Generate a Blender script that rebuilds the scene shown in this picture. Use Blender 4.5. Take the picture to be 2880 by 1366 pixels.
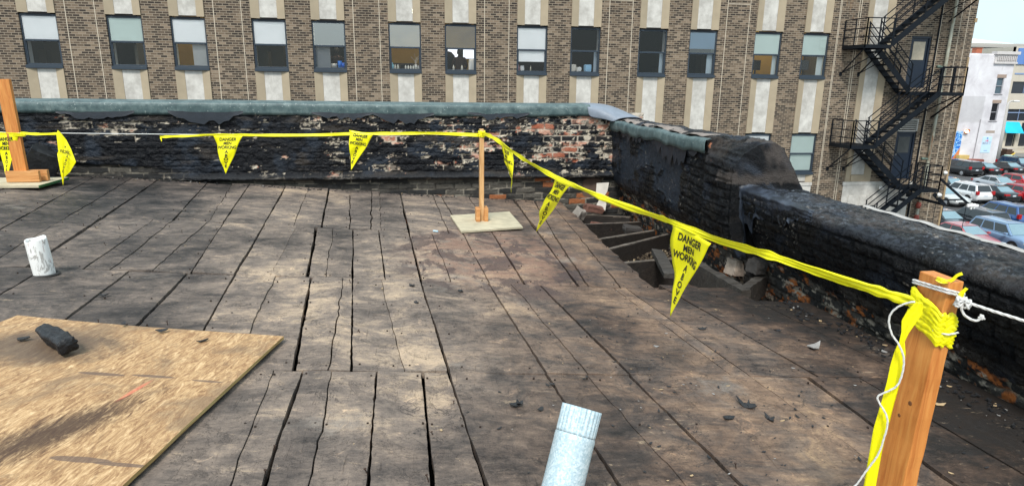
import bpy, bmesh, math, random
import numpy as np
from mathutils import Vector, Matrix
for _o in list(bpy.data.objects): bpy.data.objects.remove(_o)
R=math.radians
scn=bpy.context.scene
col=scn.collection
# ------------------------------------------------------------------ camera
PITCH,ROLL,YAW,FPX=0.24719,0.01319,0.14760,1800.0
def ray(x,y):
    u=(x-1440)/FPX; v=(y-683)/FPX
    u,v=u*math.cos(ROLL)+v*math.sin(ROLL), -u*math.sin(ROLL)+v*math.cos(ROLL)
    Y=math.cos(PITCH)-v*math.sin(PITCH); Z=-math.sin(PITCH)-v*math.cos(PITCH)
    return Vector((u*math.cos(YAW)+Y*math.sin(YAW), -u*math.sin(YAW)+Y*math.cos(YAW), Z))
def atY(x,y,Y): d=ray(x,y); return d*(Y/d.y)
DA,DB,DC=-1.122,-.07,-.028          # the tilted roof deck: z = DA+DB*x+DC*y
def deck(x,y): return DA+DB*x+DC*y
cam=bpy.data.cameras.new('camera'); co=bpy.data.objects.new('camera',cam); col.objects.link(co)
f_=ray(1440,683).normalized(); r_=(ray(2440,683)-ray(440,683)).normalized(); u_=r_.cross(f_).normalized()
co.matrix_world=Matrix(((r_.x,u_.x,-f_.x,0),(r_.y,u_.y,-f_.y,0),(r_.z,u_.z,-f_.z,0),(0,0,0,1)))
cam.sensor_width=36; cam.lens=36*FPX/2880; cam.clip_start=.05; cam.clip_end=3000
scn.camera=co
# ------------------------------------------------------------------ light
SUN_EL,SUN_AZ=52,200     # azimuth of the sun, clockwise from +Y
w=bpy.data.worlds.new('World'); scn.world=w; w.use_nodes=True
wn=w.node_tree; bg=wn.nodes['Background']; sky=wn.nodes.new('ShaderNodeTexSky')
sky.sky_type='NISHITA'; sky.sun_disc=False; sky.sun_elevation=R(SUN_EL); sky.sun_rotation=R(SUN_AZ)
sky.air_density=1.0; sky.dust_density=3.0; sky.ozone_density=1.0
# thin bright overcast over the clear sky
tcn=wn.nodes.new('ShaderNodeTexCoord'); cn=wn.nodes.new('ShaderNodeTexNoise'); cn.inputs['Scale'].default_value=2.2; cn.inputs['Detail'].default_value=5; wn.links.new(tcn.outputs['Generated'],cn.inputs['Vector'])
cr=wn.nodes.new('ShaderNodeValToRGB'); cr.color_ramp.elements[0].position=.35; cr.color_ramp.elements[0].color=(3.3,4.5,4.9,1); cr.color_ramp.elements[1].position=.62; cr.color_ramp.elements[1].color=(4.6,5.3,5.5,1)
wn.links.new(cn.outputs['Fac'],cr.inputs[0])
mxw=wn.nodes.new('ShaderNodeMix'); mxw.data_type='RGBA'; mxw.inputs[0].default_value=.8; wn.links.new(sky.outputs[0],mxw.inputs[6]); wn.links.new(cr.outputs[0],mxw.inputs[7])
wn.links.new(mxw.outputs[2],bg.inputs[0]); bg.inputs[1].default_value=.15
sl=bpy.data.lights.new('sun','SUN'); so=bpy.data.objects.new('sun',sl); col.objects.link(so)
sl.energy=2.3; sl.angle=R(14); sl.color=(1,.96,.9)
sd=Vector((math.sin(R(SUN_AZ))*math.cos(R(SUN_EL)),math.cos(R(SUN_AZ))*math.cos(R(SUN_EL)),math.sin(R(SUN_EL))))
so.rotation_euler=sd.to_track_quat('Z','Y').to_euler(); so.location=(0,-20,30)
scn.view_settings.view_transform='Standard'; scn.view_settings.look='None'; scn.view_settings.gamma=1
scn.view_settings.exposure=.55
# ------------------------------------------------------------------ helpers
rnd=random.Random(7)
def tag(o,label=None,cat=None,group=None,kind=None):
    if label: o['label']=label
    if cat: o['category']=cat
    if group: o['group']=group
    if kind: o['kind']=kind
    return o
def empty(name,loc=(0,0,0),rz=0,label=None,cat=None,group=None):
    o=bpy.data.objects.new(name,None); col.objects.link(o); o.location=loc; o.rotation_euler=(0,0,rz)
    o.empty_display_size=.1
    return tag(o,label,cat,group)
def copy_tree(o,parent=None):
    c=o.copy(); col.objects.link(c)
    if parent is not None: c.parent=parent
    for ch in list(o.children): copy_tree(ch,c)
    return c
class MB:
    def __init__(s): s.v=[]; s.f=[]; s.m=[]; s.c=[]; s.cc=None; s.mi=0
    def add(s,vs,fs,mi=None):
        n=len(s.v); s.v+=[tuple(v) for v in vs]; s.f+=[tuple(i+n for i in f) for f in fs]; s.m+=[s.mi if mi is None else mi]*len(fs)
        if s.cc is not None: s.c+=[s.cc]*len(vs)
        return s
    def box(s,x0,x1,y0,y1,z0,z1,mi=None):
        return s.add([(x0,y0,z0),(x1,y0,z0),(x1,y1,z0),(x0,y1,z0),(x0,y0,z1),(x1,y0,z1),(x1,y1,z1),(x0,y1,z1)],
            [(0,3,2,1),(4,5,6,7),(0,1,5,4),(1,2,6,5),(2,3,7,6),(3,0,4,7)],mi)
    def beam(s,a,b,w=.05,h=.05,up=(0,0,1),mi=None):
        a=Vector(a); b=Vector(b); d=(b-a).normalized(); u=Vector(up)
        if abs(d.dot(u))>.98: u=Vector((0,1,0))
        sx=d.cross(u).normalized()*(w/2); sz=sx.normalized().cross(d).normalized()*(h/2)
        vs=[a-sx-sz,a+sx-sz,a+sx+sz,a-sx+sz,b-sx-sz,b+sx-sz,b+sx+sz,b-sx+sz]
        return s.add(vs,[(0,3,2,1),(4,5,6,7),(0,1,5,4),(1,2,6,5),(2,3,7,6),(3,0,4,7)],mi)
    def tube(s,pts,r=.01,n=8,cap=True,mi=None):
        pts=[Vector(p) for p in pts]; rs=r if isinstance(r,(list,tuple)) else [r]*len(pts)
        vs=[];fs=[]; t0=(pts[1]-pts[0]).normalized(); nrm=t0.orthogonal().normalized()
        for i,p in enumerate(pts):
            t=((pts[min(i+1,len(pts)-1)]-pts[max(i-1,0)])).normalized()
            nrm=(nrm-t*nrm.dot(t)).normalized(); bn=t.cross(nrm)
            for k in range(n):
                a=2*math.pi*k/n; vs.append(p+(nrm*math.cos(a)+bn*math.sin(a))*rs[i])
        for i in range(len(pts)-1):
            for k in range(n): fs.append((i*n+k,i*n+(k+1)%n,(i+1)*n+(k+1)%n,(i+1)*n+k))
        if cap: fs.append(tuple(range(n-1,-1,-1))); fs.append(tuple((len(pts)-1)*n+k for k in range(n)))
        return s.add(vs,fs,mi)
    def prism(s,poly,axis,a,b,mi=None):
        n=len(poly)
        def P(p,t): return (t,p[0],p[1]) if axis=='x' else ((p[0],t,p[1]) if axis=='y' else (p[0],p[1],t))
        return s.add([P(p,a) for p in poly]+[P(p,b) for p in poly],[tuple(range(n-1,-1,-1)),tuple(range(n,2*n))]+[(i,(i+1)%n,n+(i+1)%n,n+i) for i in range(n)],mi)
    def build(s,name,mats,parent=None,smooth=False,bevel=0,loc=None,col_attr=False,recalc=True):
        me=bpy.data.meshes.new(name); me.from_pydata(s.v,[],s.f); 
        if not isinstance(mats,(list,tuple)): mats=[mats]
        for m in mats: me.materials.append(m)
        me.polygons.foreach_set('material_index',s.m)
        if recalc:
            bm=bmesh.new(); bm.from_mesh(me); bmesh.ops.recalc_face_normals(bm,faces=bm.faces); bm.to_mesh(me); bm.free()
        if smooth: me.polygons.foreach_set('use_smooth',[True]*len(me.polygons))
        if s.c:
            a=me.color_attributes.new('Col','FLOAT_COLOR','POINT'); a.data.foreach_set('color',np.array(s.c,dtype=np.float32).ravel())
        o=bpy.data.objects.new(name,me); col.objects.link(o)
        if parent is not None: o.parent=parent
        if loc is not None: o.location=loc
        if bevel:
            b=o.modifiers.new('bevel','BEVEL'); b.width=bevel; b.segments=2; b.limit_method='ANGLE'; b.angle_limit=R(35)
        return o
def grid_mesh(name,P,mats,parent=None,colr=None,smooth=True,closed_u=False):
    # P: (nu,nv,3) array
    nu,nv=P.shape[:2]; me=bpy.data.meshes.new(name)
    idx=np.arange(nu*nv).reshape(nu,nv)
    if closed_u: idx=np.vstack([idx,idx[:1]])
    q=np.stack([idx[:-1,:-1],idx[1:,:-1],idx[1:,1:],idx[:-1,1:]],-1).reshape(-1,4)
    me.vertices.add(nu*nv); me.vertices.foreach_set('co',P.reshape(-1).astype(np.float32))
    me.loops.add(q.size); me.loops.foreach_set('vertex_index',q.reshape(-1).astype(np.int32))
    me.polygons.add(len(q)); me.polygons.foreach_set('loop_start',np.arange(0,q.size,4,dtype=np.int32)); me.polygons.foreach_set('loop_total',np.full(len(q),4,dtype=np.int32))
    me.update(); me.validate()
    if smooth: me.polygons.foreach_set('use_smooth',[True]*len(q))
    if colr is not None:
        a=me.color_attributes.new('Col','FLOAT_COLOR','POINT'); a.data.foreach_set('color',colr.reshape(-1).astype(np.float32))
    me.materials.append(mats)
    o=bpy.data.objects.new(name,me); col.objects.link(o)
    if parent is not None: o.parent=parent
    return o
# numpy value noise
def _h(ix,iy,s):
    n=(ix.astype(np.int64)*374761393+iy.astype(np.int64)*668265263+s*974634777)&0xffffffff
    n=((n^(n>>13))*1274126177)&0xffffffff
    n=(n^(n>>16))
    return (n&0xffffff)/float(0xffffff)
def vn(x,y,s=0):
    ix=np.floor(x);iy=np.floor(y);fx=x-ix;fy=y-iy
    fx=fx*fx*(3-2*fx);fy=fy*fy*(3-2*fy)
    a=_h(ix,iy,s);b=_h(ix+1,iy,s);c=_h(ix,iy+1,s);d=_h(ix+1,iy+1,s)
    return (a*(1-fx)+b*fx)*(1-fy)+(c*(1-fx)+d*fx)*fy
def fbm(x,y,s=0,o=4,g=.5):
    t=0;a=1;n=0
    for k in range(o): t=t+a*vn(x*2**k+k*17.3,y*2**k+k*9.1,s+k); n+=a; a*=g
    return t/n
def sst(a,b,x): t=np.clip((x-a)/(b-a),0,1); return t*t*(3-2*t)
# ------------------------------------------------------------------ materials
class NT:
    def __init__(s,name):
        s.mat=bpy.data.materials.new(name); s.mat.use_nodes=True; s.t=s.mat.node_tree
        s.b=s.t.nodes['Principled BSDF']; s.out=s.t.nodes['Material Output']
    def n(s,ty,ins=None,**pr):
        nd=s.t.nodes.new('ShaderNode'+ty)
        for k,v in pr.items(): setattr(nd,k,v)
        for k,v in (ins or {}).items():
            if isinstance(v,bpy.types.NodeSocket): s.t.links.new(v,nd.inputs[k])
            else: nd.inputs[k].default_value=v
        return nd
    def pos(s): 
        g=s.n('NewGeometry'); return g.outputs['Position']
    def obj(s): return s.n('TexCoord').outputs['Object']
    def mp(s,v,sc=(1,1,1),rot=(0,0,0),loc=(0,0,0)): return s.n('Mapping',{'Vector':v,'Scale':sc,'Rotation':rot,'Location':loc}).outputs[0]
    def noise(s,v,sc=5,d=4,ro=.55,di=0): return s.n('TexNoise',{'Vector':v,'Scale':sc,'Detail':d,'Roughness':ro,'Distortion':di}).outputs['Fac']
    def ramp(s,f,stops):
        r=s.n('ValToRGB',{0:f}); e=r.color_ramp.elements
        while len(e)>1: e.remove(e[-1])
        e[0].position=stops[0][0]; e[0].color=(*stops[0][1],1) if len(stops[0][1])==3 else stops[0][1]
        for p,c in stops[1:]:
            x=e.new(p); x.color=(*c,1)
        return r.outputs[0]
    def mix(s,f,a,b,bt='MIX'):
        m=s.t.nodes.new('ShaderNodeMix'); m.data_type='RGBA'; m.blend_type=bt; m.clamp_factor=True
        for k,v in ((0,f),(6,a),(7,b)):
            if isinstance(v,bpy.types.NodeSocket): s.t.links.new(v,m.inputs[k])
            elif k==0: m.inputs[0].default_value=v
            else: m.inputs[k].default_value=(*v,1) if len(v)==3 else v
        return m.outputs[2]
    def m(s,op,a,b=0.,c=None,clamp=False):
        i={0:a,1:b}
        if c is not None: i[2]=c
        return s.n('Math',i,operation=op,use_clamp=clamp).outputs[0]
    def mr(s,v,a,b,c=0,d=1): return s.n('MapRange',{0:v,1:a,2:b,3:c,4:d},interpolation_type='SMOOTHSTEP').outputs[0]
    def bump(s,h,st=.5,di=.01): 
        b=s.n('Bump',{'Height':h,'Strength':st,'Distance':di}); s.t.links.new(b.outputs[0],s.b.inputs['Normal']); return b
    def set(s,**k):
        nm={'col':'Base Color','rough':'Roughness','metal':'Metallic','spec':'Specular IOR Level','emit':'Emission Color','es':'Emission Strength','coat':'Coat Weight','alpha':'Alpha','trans':'Transmission Weight'}
        for a,v in k.items():
            i=s.b.inputs[nm[a]]
            if isinstance(v,bpy.types.NodeSocket): s.t.links.new(v,i)
            else: i.default_value=(*v,1) if isinstance(v,tuple) and len(v)==3 else v
        return s
def plain(name,c,rough=.6,metal=0,var=.15,sc=8,bump=.0,**k):
    t=NT(name); n=t.noise(t.obj(),sc,5)
    t.set(col=t.mix(n,tuple(x*(1-var) for x in c),tuple(min(1,x*(1+var)) for x in c)),rough=rough,metal=metal,**k)
    if bump: t.bump(t.noise(t.obj(),sc*6,4),bump,.005)
    return t.mat
def attr_mat(name,rough_tar=.42,rough_dry=.9,bsc=90,bst=.6,bdist=.006):
    t=NT(name); a=t.n('VertexColor',layer_name='Col'); c=a.outputs[0]; al=a.outputs[1]
    n=t.noise(t.pos(),bsc,5,.6); n2=t.noise(t.pos(),bsc*.25,4,.6)
    c2=t.mix(t.m('MULTIPLY',n2,.55),c,t.mix(1.0,c,(.55,.55,.55),'MULTIPLY'))
    rr=t.m('ADD',t.m('MULTIPLY',al,rough_tar-rough_dry),rough_dry)
    rr=t.m('ADD',rr,t.m('MULTIPLY',t.m('SUBTRACT',n2,.5),.35),clamp=True)
    t.set(col=c2,rough=rr,spec=.24); t.bump(t.m('ADD',n,n2),bst,bdist)
    return t.mat
def wood(name,c1,c2,c3,axis='Z',sc=1.0,rough=.7):
    t=NT(name); o=t.obj(); s_={'Z':(1,1,.07),'X':(.07,1,1),'Y':(1,.07,1)}[axis]
    v=t.mp(o,s_); g=t.noise(v,60*sc,5,.6,1.2); g2=t.noise(v,14*sc,3,.5,.8); k=t.noise(o,6*sc,3)
    c=t.ramp(g,[(.3,c2),(.5,c1),(.72,c3)]); c=t.mix(t.mr(g2,.35,.7,0,.6),c,t.mix(1.0,c,(.72,.6,.5),'MULTIPLY'))
    c=t.mix(t.mr(k,.62,.75,0,.5),c,(c2[0]*.5,c2[1]*.5,c2[2]*.5))
    t.set(col=c,rough=rough); t.bump(t.m('ADD',g,t.m('MULTIPLY',g2,.5)),.35,.003); return t.mat
M={}
M['tarwall']=attr_mat('tarred_brick',.36,.9,90,1.0,.010)
M['tarwall2']=attr_mat('charred_bitumen',.34,.9,130,1.0,.012)
def coping_mat():
    t=NT('green_grey_membrane'); p=t.pos(); n=t.noise(p,9,6,.65); n2=t.noise(p,45,4,.6); n3=t.noise(t.mp(p,(1,1,.25)),26,3)
    c=t.ramp(n,[(.3,(.035,.065,.072)),(.5,(.075,.120,.125)),(.7,(.15,.205,.205))])
    c=t.mix(t.mr(n2,.62,.7,0,.6),c,(.03,.045,.05)); c=t.mix(t.mr(n2,.36,.3,0,.8),c,(.38,.43,.42)); c=t.mix(t.mr(n3,.55,.75,0,.35),c,(.02,.03,.035))
    t.set(col=c,rough=.48); t.bump(n2,.4,.006); return t.mat
M['coping']=coping_mat()
M['coping_pale']=plain('pale_membrane',(.20,.235,.29),.5,0,.3,12,.5)
def deck_mat():
    t=NT('weathered_roof_boards'); p=t.pos(); sep=t.n('SeparateXYZ',{0:p}); X,Y=sep.outputs[0],sep.outputs[1]
    a=t.n('VertexColor',layer_name='Col'); pr=t.n('SeparateColor',{0:a.outputs[0]}).outputs[0]
    big=t.noise(p,.9,6,.62,.4); mid=t.noise(t.mp(p,(1,1.35,1)),3.4,8,.70,.8); st=t.noise(t.mp(p,(1.3,4.5,2)),8,7,.75,.8); iso=t.noise(p,15,8,.75,.5); gr=t.noise(t.mp(p,(30,2.5,3)),3,5,.65,.5)
    fine=t.noise(p,120,4,.7); blot=t.noise(p,7.5,6,.7,.6)
    # distance masks: grey-black char towards back left, brown dust to the right
    left=t.mr(t.m('ADD',X,t.m('MULTIPLY',Y,.12)),.2,-2.6,0,1); right=t.mr(t.m('ADD',X,t.m('MULTIPLY',Y,-.10)),-.5,.9,.15,1)
    v=t.m('ADD',t.m('MULTIPLY',big,.42),t.m('ADD',t.m('MULTIPLY',mid,.36),t.m('ADD',t.m('MULTIPLY',st,.16),t.m('MULTIPLY',iso,.16))))
    v=t.m('ADD',v,t.m('MULTIPLY',t.m('SUBTRACT',pr,.5),.045))
    v=t.m('SUBTRACT',v,t.m('MULTIPLY',left,.10))
    v=t.m('SUBTRACT',v,t.m('ADD',t.mr(X,1.3,2.4,0,.12),t.mr(X,.3,1.1,0,.022)))
    v=t.m('ADD',t.m('MULTIPLY',t.m('SUBTRACT',v,.525),1.16),.530)
    base=t.ramp(v,[(.37,(.016,.015,.015)),(.44,(.062,.053,.049)),(.515,(.142,.117,.102)),(.585,(.245,.198,.165)),(.68,(.52,.40,.29))])
    brn=t.ramp(v,[(.37,(.022,.015,.011)),(.45,(.068,.043,.031)),(.515,(.150,.097,.068)),(.58,(.265,.175,.118)),(.68,(.52,.35,.21))])
    c=t.mix(t.m('MULTIPLY',right,t.mr(mid,.35,.6,.35,1)),base,brn)
    # exposed pale wood streaks across the boards
    pale=t.mr(t.m('ADD',st,t.m('MULTIPLY',blot,.5)),.87,.98,0,1); c=t.mix(t.m('MULTIPLY',pale,.75),c,(.40,.30,.20))
    # peeled-off tar film islands with hard edges
    film=t.mr(t.noise(p,5,7,.72,1.0),.575,.59,0,1); c=t.mix(t.m('MULTIPLY',film,.30),c,t.mix(1.0,c,(.42,.42,.45),'MULTIPLY'))
    fl2=t.mr(t.noise(t.mp(p,(1,1,1),(0,0,0),(7,3,0)),11,6,.7,.8),.63,.64,0,1); c=t.mix(t.m('MULTIPLY',fl2,.75),c,t.mix(1.0,c,(1.75,1.65,1.5),'MULTIPLY'))
    for sc_,th,se in ((6.,.585,0.),(13.,.60,4.),(24.,.62,8.)):
        fn=t.noise(t.mp(p,(1,1.15,1),(0,0,0),(se,se*.7,0)),sc_,6,.7,.9); ed=t.m('MULTIPLY',t.mr(fn,th-.012,th,0,1),t.mr(fn,th+.014,th+.002,0,1)); c=t.mix(t.m('MULTIPLY',ed,.75),c,(.035,.030,.028))
    # rust-red stain patch in the middle
    dx=t.m('DIVIDE',t.m('SUBTRACT',X,.55),.75); dy=t.m('DIVIDE',t.m('SUBTRACT',Y,4.75),1.15)
    rr=t.m('SQRT',t.m('ADD',t.m('MULTIPLY',dx,dx),t.m('MULTIPLY',dy,dy))); rm=t.mr(rr,1.15,.45,0,1)
    c=t.mix(t.m('MULTIPLY',rm,t.mr(blot,.38,.58,.05,.6)),c,(.30,.165,.115))
    wet=t.m('MULTIPLY',t.mr(t.noise(t.mp(p,(1.5,1,1),(0,0,0),(1.3,.4,0)),2.5,7,.66,.5),.51,.55,0,1),t.mr(rr,1.25,.85,0,1)); c=t.mix(t.m('MULTIPLY',wet,t.mr(fine,.3,.7,.6,.9)),c,(.075,.052,.050))
    # dusty grey-white powder on the near right
    dz=t.mr(t.noise(t.mp(p,(1,1,1),(0,0,0),(3,1,0)),2.0,6,.7,.2),.60,.72,0,1); c=t.mix(t.m('MULTIPLY',t.m('MULTIPLY',dz,.55),t.mr(fine,.4,.6,.3,1)),c,(.36,.32,.28))
    # specks
    sp=t.n('TexVoronoi',{'Vector':p,'Scale':55.},feature='F1').outputs[0]; c=t.mix(t.m('MULTIPLY',t.mr(sp,.14,.09,0,1),t.mr(mid,.45,.6,0,.8)),c,(.03,.026,.024))
    c=t.mix(t.mr(gr,.60,.70,0,.62),c,t.mix(1.0,c,(.35,.33,.32),'MULTIPLY'))
    c=t.mix(t.mr(fine,.3,.7,0,.35),c,t.mix(1.0,c,(.55,.55,.55),'MULTIPLY'))
    t.set(col=c,rough=t.m('SUBTRACT',.78,t.m('MULTIPLY',left,.12)),spec=.35)
    t.bump(t.m('ADD',t.m('ADD',t.m('MULTIPLY',gr,.6),t.m('MULTIPLY',fine,.5)),t.m('ADD',t.m('MULTIPLY',film,.5),t.m('MULTIPLY',mid,1.2))),.75,.006)
    return t.mat
M['deck']=deck_mat()
M['void']=plain('shaded_void',(.012,.010,.009),.95)
M['joist']=wood('charred_joist_timber',(.022,.018,.016),(.008,.007,.007),(.05,.042,.035),'X')
M['joist_pale']=wood('weathered_grey_timber',(.048,.043,.038),(.018,.016,.014),(.10,.09,.08),'X')
M['pale_edge']=wood('pale_edge_timber',(.13,.112,.095),(.05,.043,.036),(.26,.225,.19),'X')
M['post']=wood('fresh_lumber',(.62,.24,.055),(.50,.165,.032),(.70,.32,.085),'Z',1,.55)
M['postpale']=wood('pale_lumber',(.62,.36,.15),(.42,.20,.07),(.75,.50,.26),'Z')
M['block']=wood('fresh_lumber_block',(.60,.29,.10),(.40,.16,.04),(.70,.40,.17),'X')
def ply_mat():
    t=NT('plywood_face'); o=t.obj(); 
    g=t.noise(t.mp(o,(6.5,1.5,1),(0,0,.12)),8,8,.80,1.3); f=t.noise(t.mp(o,(14,2.0,1),(0,0,.1)),12,6,.75,1.2); big=t.noise(o,1.4,5,.6,.5); d=t.noise(o,4.5,6,.7,.8)
    c=t.ramp(g,[(.30,(.12,.060,.028)),(.43,(.31,.170,.078)),(.53,(.50,.315,.155)),(.68,(.80,.57,.33))])
    c=t.mix(t.mr(f,.55,.8,0,.6),c,(.24,.16,.10)); 
    c=t.mix(t.mr(t.m('ADD',big,t.m('MULTIPLY',d,.7)),.82,1.0,0,.7),c,(.19,.125,.075)); c=t.mix(t.mr(t.noise(t.mp(o,(2.2,1,1),(0,0,.2),(5,2,0)),7,8,.78,1.3),.52,.64,0,.6),c,(.24,.145,.075))
    se=t.n('SeparateXYZ',{0:o}); x,y=se.outputs[0],se.outputs[1]
    # dirty corner around the burnt block and a dark smear
    dx=t.m('DIVIDE',t.m('ADD',x,.88),.34); dy=t.m('DIVIDE',t.m('ADD',y,.30),.26); rr=t.m('ADD',t.m('SQRT',t.m('ADD',t.m('MULTIPLY',dx,dx),t.m('MULTIPLY',dy,dy))),t.m('MULTIPLY',t.m('SUBTRACT',d,.5),1.6))
    c=t.mix(t.mr(rr,1.15,.45,0,.82),c,(.085,.062,.048))
    u=t.m('ADD',t.m('MULTIPLY',t.m('ADD',x,.37),.90),t.m('MULTIPLY',t.m('ADD',y,.93),-.43)); v2=t.m('ADD',t.m('MULTIPLY',t.m('ADD',x,.37),.43),t.m('MULTIPLY',t.m('ADD',y,.93),.90))
    q=t.m('ADD',t.m('SQRT',t.m('ADD',t.m('POWER',t.m('DIVIDE',u,.085),2.),t.m('POWER',t.m('DIVIDE',v2,.28),2.))),t.m('MULTIPLY',t.m('SUBTRACT',g,.5),2.6))
    c=t.mix(t.mr(q,1.5,.3,0,.88),c,(.045,.022,.014))
    for cx_,cy_,wx,wy in ((-.50,-.51,.10,.014),(-.30,-.50,.09,.012),(-.09,-.51,.06,.008),(-.19,-1.06,.10,.016),(-.06,-1.07,.10,.010)):
        q=t.m('ADD',t.m('SQRT',t.m('ADD',t.m('POWER',t.m('DIVIDE',t.m('SUBTRACT',x,cx_),wx),2.),t.m('POWER',t.m('DIVIDE',t.m('SUBTRACT',y,cy_),wy),2.))),t.m('MULTIPLY',t.m('SUBTRACT',d,.5),1.0))
        c=t.mix(t.mr(q,1.0,.85,0,.8),c,(.13,.085,.065))
    q=t.m('SQRT',t.m('ADD',t.m('POWER',t.m('DIVIDE',t.m('ADD',t.m('ADD',x,.30),t.m('MULTIPLY',t.m('ADD',y,.62),-.12)),.012),2.),t.m('POWER',t.m('DIVIDE',t.m('ADD',y,.62),.10),2.)))
    c=t.mix(t.mr(q,1.1,.4,0,.55),c,(.72,.16,.10))
    t.set(col=c,rough=.7); t.bump(t.m('ADD',g,f),.4,.003); return t.mat
M['ply']=ply_mat()
M['plyedge']=wood('plywood_edge',(.45,.32,.12),(.20,.13,.05),(.62,.48,.22),'Y')
M['board']=plain('weathered_plywood_board',(.50,.44,.31),.8,0,.45,9,.5)
M['greenedge']=plain('green_painted_edge',(.03,.11,.035),.6)
M['yellow']=plain('yellow_plastic_tape',(.95,.87,.004),.34,0,.10,26,.25)
M['yellow'].node_tree.nodes['Principled BSDF'].inputs['Subsurface Weight'].default_value=0
M['ink']=plain('black_ink',(.015,.015,.012),.6)
M['rope']=plain('white_nylon_rope',(.80,.80,.78),.7,0,.2,300,.6)
def galv():
    t=NT('galvanised_steel'); o=t.obj(); v=t.n('TexVoronoi',{'Vector':o,'Scale':230.,'Randomness':1.0},feature='F1'); cv=t.n('SeparateColor',{0:v.outputs[1]}).outputs[0]
    n=t.noise(o,60,4); c=t.ramp(t.m('ADD',t.m('MULTIPLY',cv,.7),t.m('MULTIPLY',n,.4)),[(.2,(.36,.48,.54)),(.55,(.45,.57,.63)),(.85,(.58,.68,.73))])
    t.set(col=c,metal=.12,rough=.4); t.bump(n,.1,.001); return t.mat
M['galv']=galv()
def whitepipe():
    t=NT('flaking_white_paint'); o=t.obj(); n=t.noise(t.mp(o,(1,1,.35)),34,5,.7,1.5); n2=t.noise(t.mp(o,(1,1,.2),(0,0,0),(3,0,0)),60,4,.7)
    c=t.mix(t.mr(n,.54,.58,0,.75),(.85,.85,.83),(.30,.28,.26)); c=t.mix(t.mr(n2,.60,.64,0,.6),c,(.32,.14,.10)); t.set(col=c,rough=.6); t.bump(n,.5,.003); return t.mat
M['whitepipe']=whitepipe()
M['char']=attr_mat('charred_wood',.4,.7,70,.9,.006)
# ------------------------------------------------------------------ roof deck
def plane_lift(x,y,dz=0): return (x,y,deck(x,y)+dz)
BANDS=[(.35,2.51,[(-6.2,-6.4,.01),(-5.6,-5.8,.01),(-5.1,-5.2,.01),(-4.5,-4.7,.012),(-4.0,-4.15,.01),(-3.45,-3.6,.012),(-2.95,-3.1,.01),(-2.4,-2.55,.01),(-1.9,-2.01,.018),(-1.4,-1.5,.01),(-1.05,-1.18,.01),(-.78,-.86,.006),(-.46,-.60,.005),(-.41,-.49,.017),(-.27,-.37,.005),(-.12,-.19,.012),(.06,0,.015),(.29,.11,.013),(.71,.53,.012),(.96,.72,.003),(1.14,.91,.014),(1.62,1.40,.013),(1.70,1.48,.007),(1.73,1.775,.013),(2.16,2.04,.013),(2.66,2.60,.0)]),
(2.51,3.91,[(-6.4,-6.7,.01),(-5.8,-6.0,.01),(-5.2,-5.4,.012),(-4.7,-4.9,.01),(-4.15,-4.35,.012),(-3.6,-3.8,.01),(-3.1,-3.3,.012),(-2.55,-2.75,.01),(-2.01,-2.15,.02),(-1.59,-1.70,.009),(-1.26,-1.38,.012),(-.95,-1.11,.013),(-.76,-.88,.003),(-.52,-.67,.016),(-.38,-.48,.006),(-.29,-.42,.011),(-.08,-.25,.004),(.11,0,.013),(.53,.43,.009),(.72,.58,.003),(.91,.77,.012),(1.40,1.27,.012),(1.48,1.35,.008),(1.83,1.64,.013),(2.05,1.90,.0),(2.33,2.15,.013),(2.60,2.55,.0)]),
(3.91,5.45,[(-6.7,-7.0,.01),(-6.0,-6.3,.012),(-5.4,-5.7,.01),(-4.9,-5.2,.012),(-4.35,-4.7,.01),(-3.8,-4.2,.012),(-3.2,-3.6,.01),(-2.70,-3.05,.010),(-2.46,-2.76,.006),(-2.24,-2.51,.020),(-1.95,-2.13,.009),(-1.80,-1.99,.004),(-1.58,-1.72,.005),(-1.36,-1.60,.010),(-1.11,-1.28,.013),(-.90,-1.02,.003),(-.69,-.86,.017),(-.58,-.72,.004),(-.42,-.56,.009),(-.22,-.35,.008),(0,-.09,.012),(.19,.10,.005),(.44,.38,.009),(.67,.65,.012),(1.03,1.08,.016),(1.10,1.21,.006),(1.32,1.44,.007),(1.56,1.63,.0)]),
(5.45,7.72,[(-7.0,-7.5,.01),(-6.3,-6.9,.012),(-5.7,-6.2,.01),(-5.2,-5.8,.012),(-4.7,-5.2,.01),(-4.2,-4.7,.012),(-3.6,-4.1,.01),(-3.05,-3.57,.012),(-2.76,-3.20,.007),(-2.51,-2.92,.019),(-1.99,-2.40,.010),(-1.72,-2.13,.005),(-1.60,-1.94,.009),(-1.28,-1.54,.012),(-1.05,-1.28,.004),(-.82,-1.05,.012),(-.59,-.80,.006),(-.41,-.55,.007),(-.33,-.46,.003),(-.09,-.22,.012),(.25,.17,.005),(.38,.27,.008),(.65,.61,.006),(1.08,1.16,.018),(1.21,1.42,.008),(1.44,1.61,.006),(1.63,1.76,.0)])]
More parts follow.
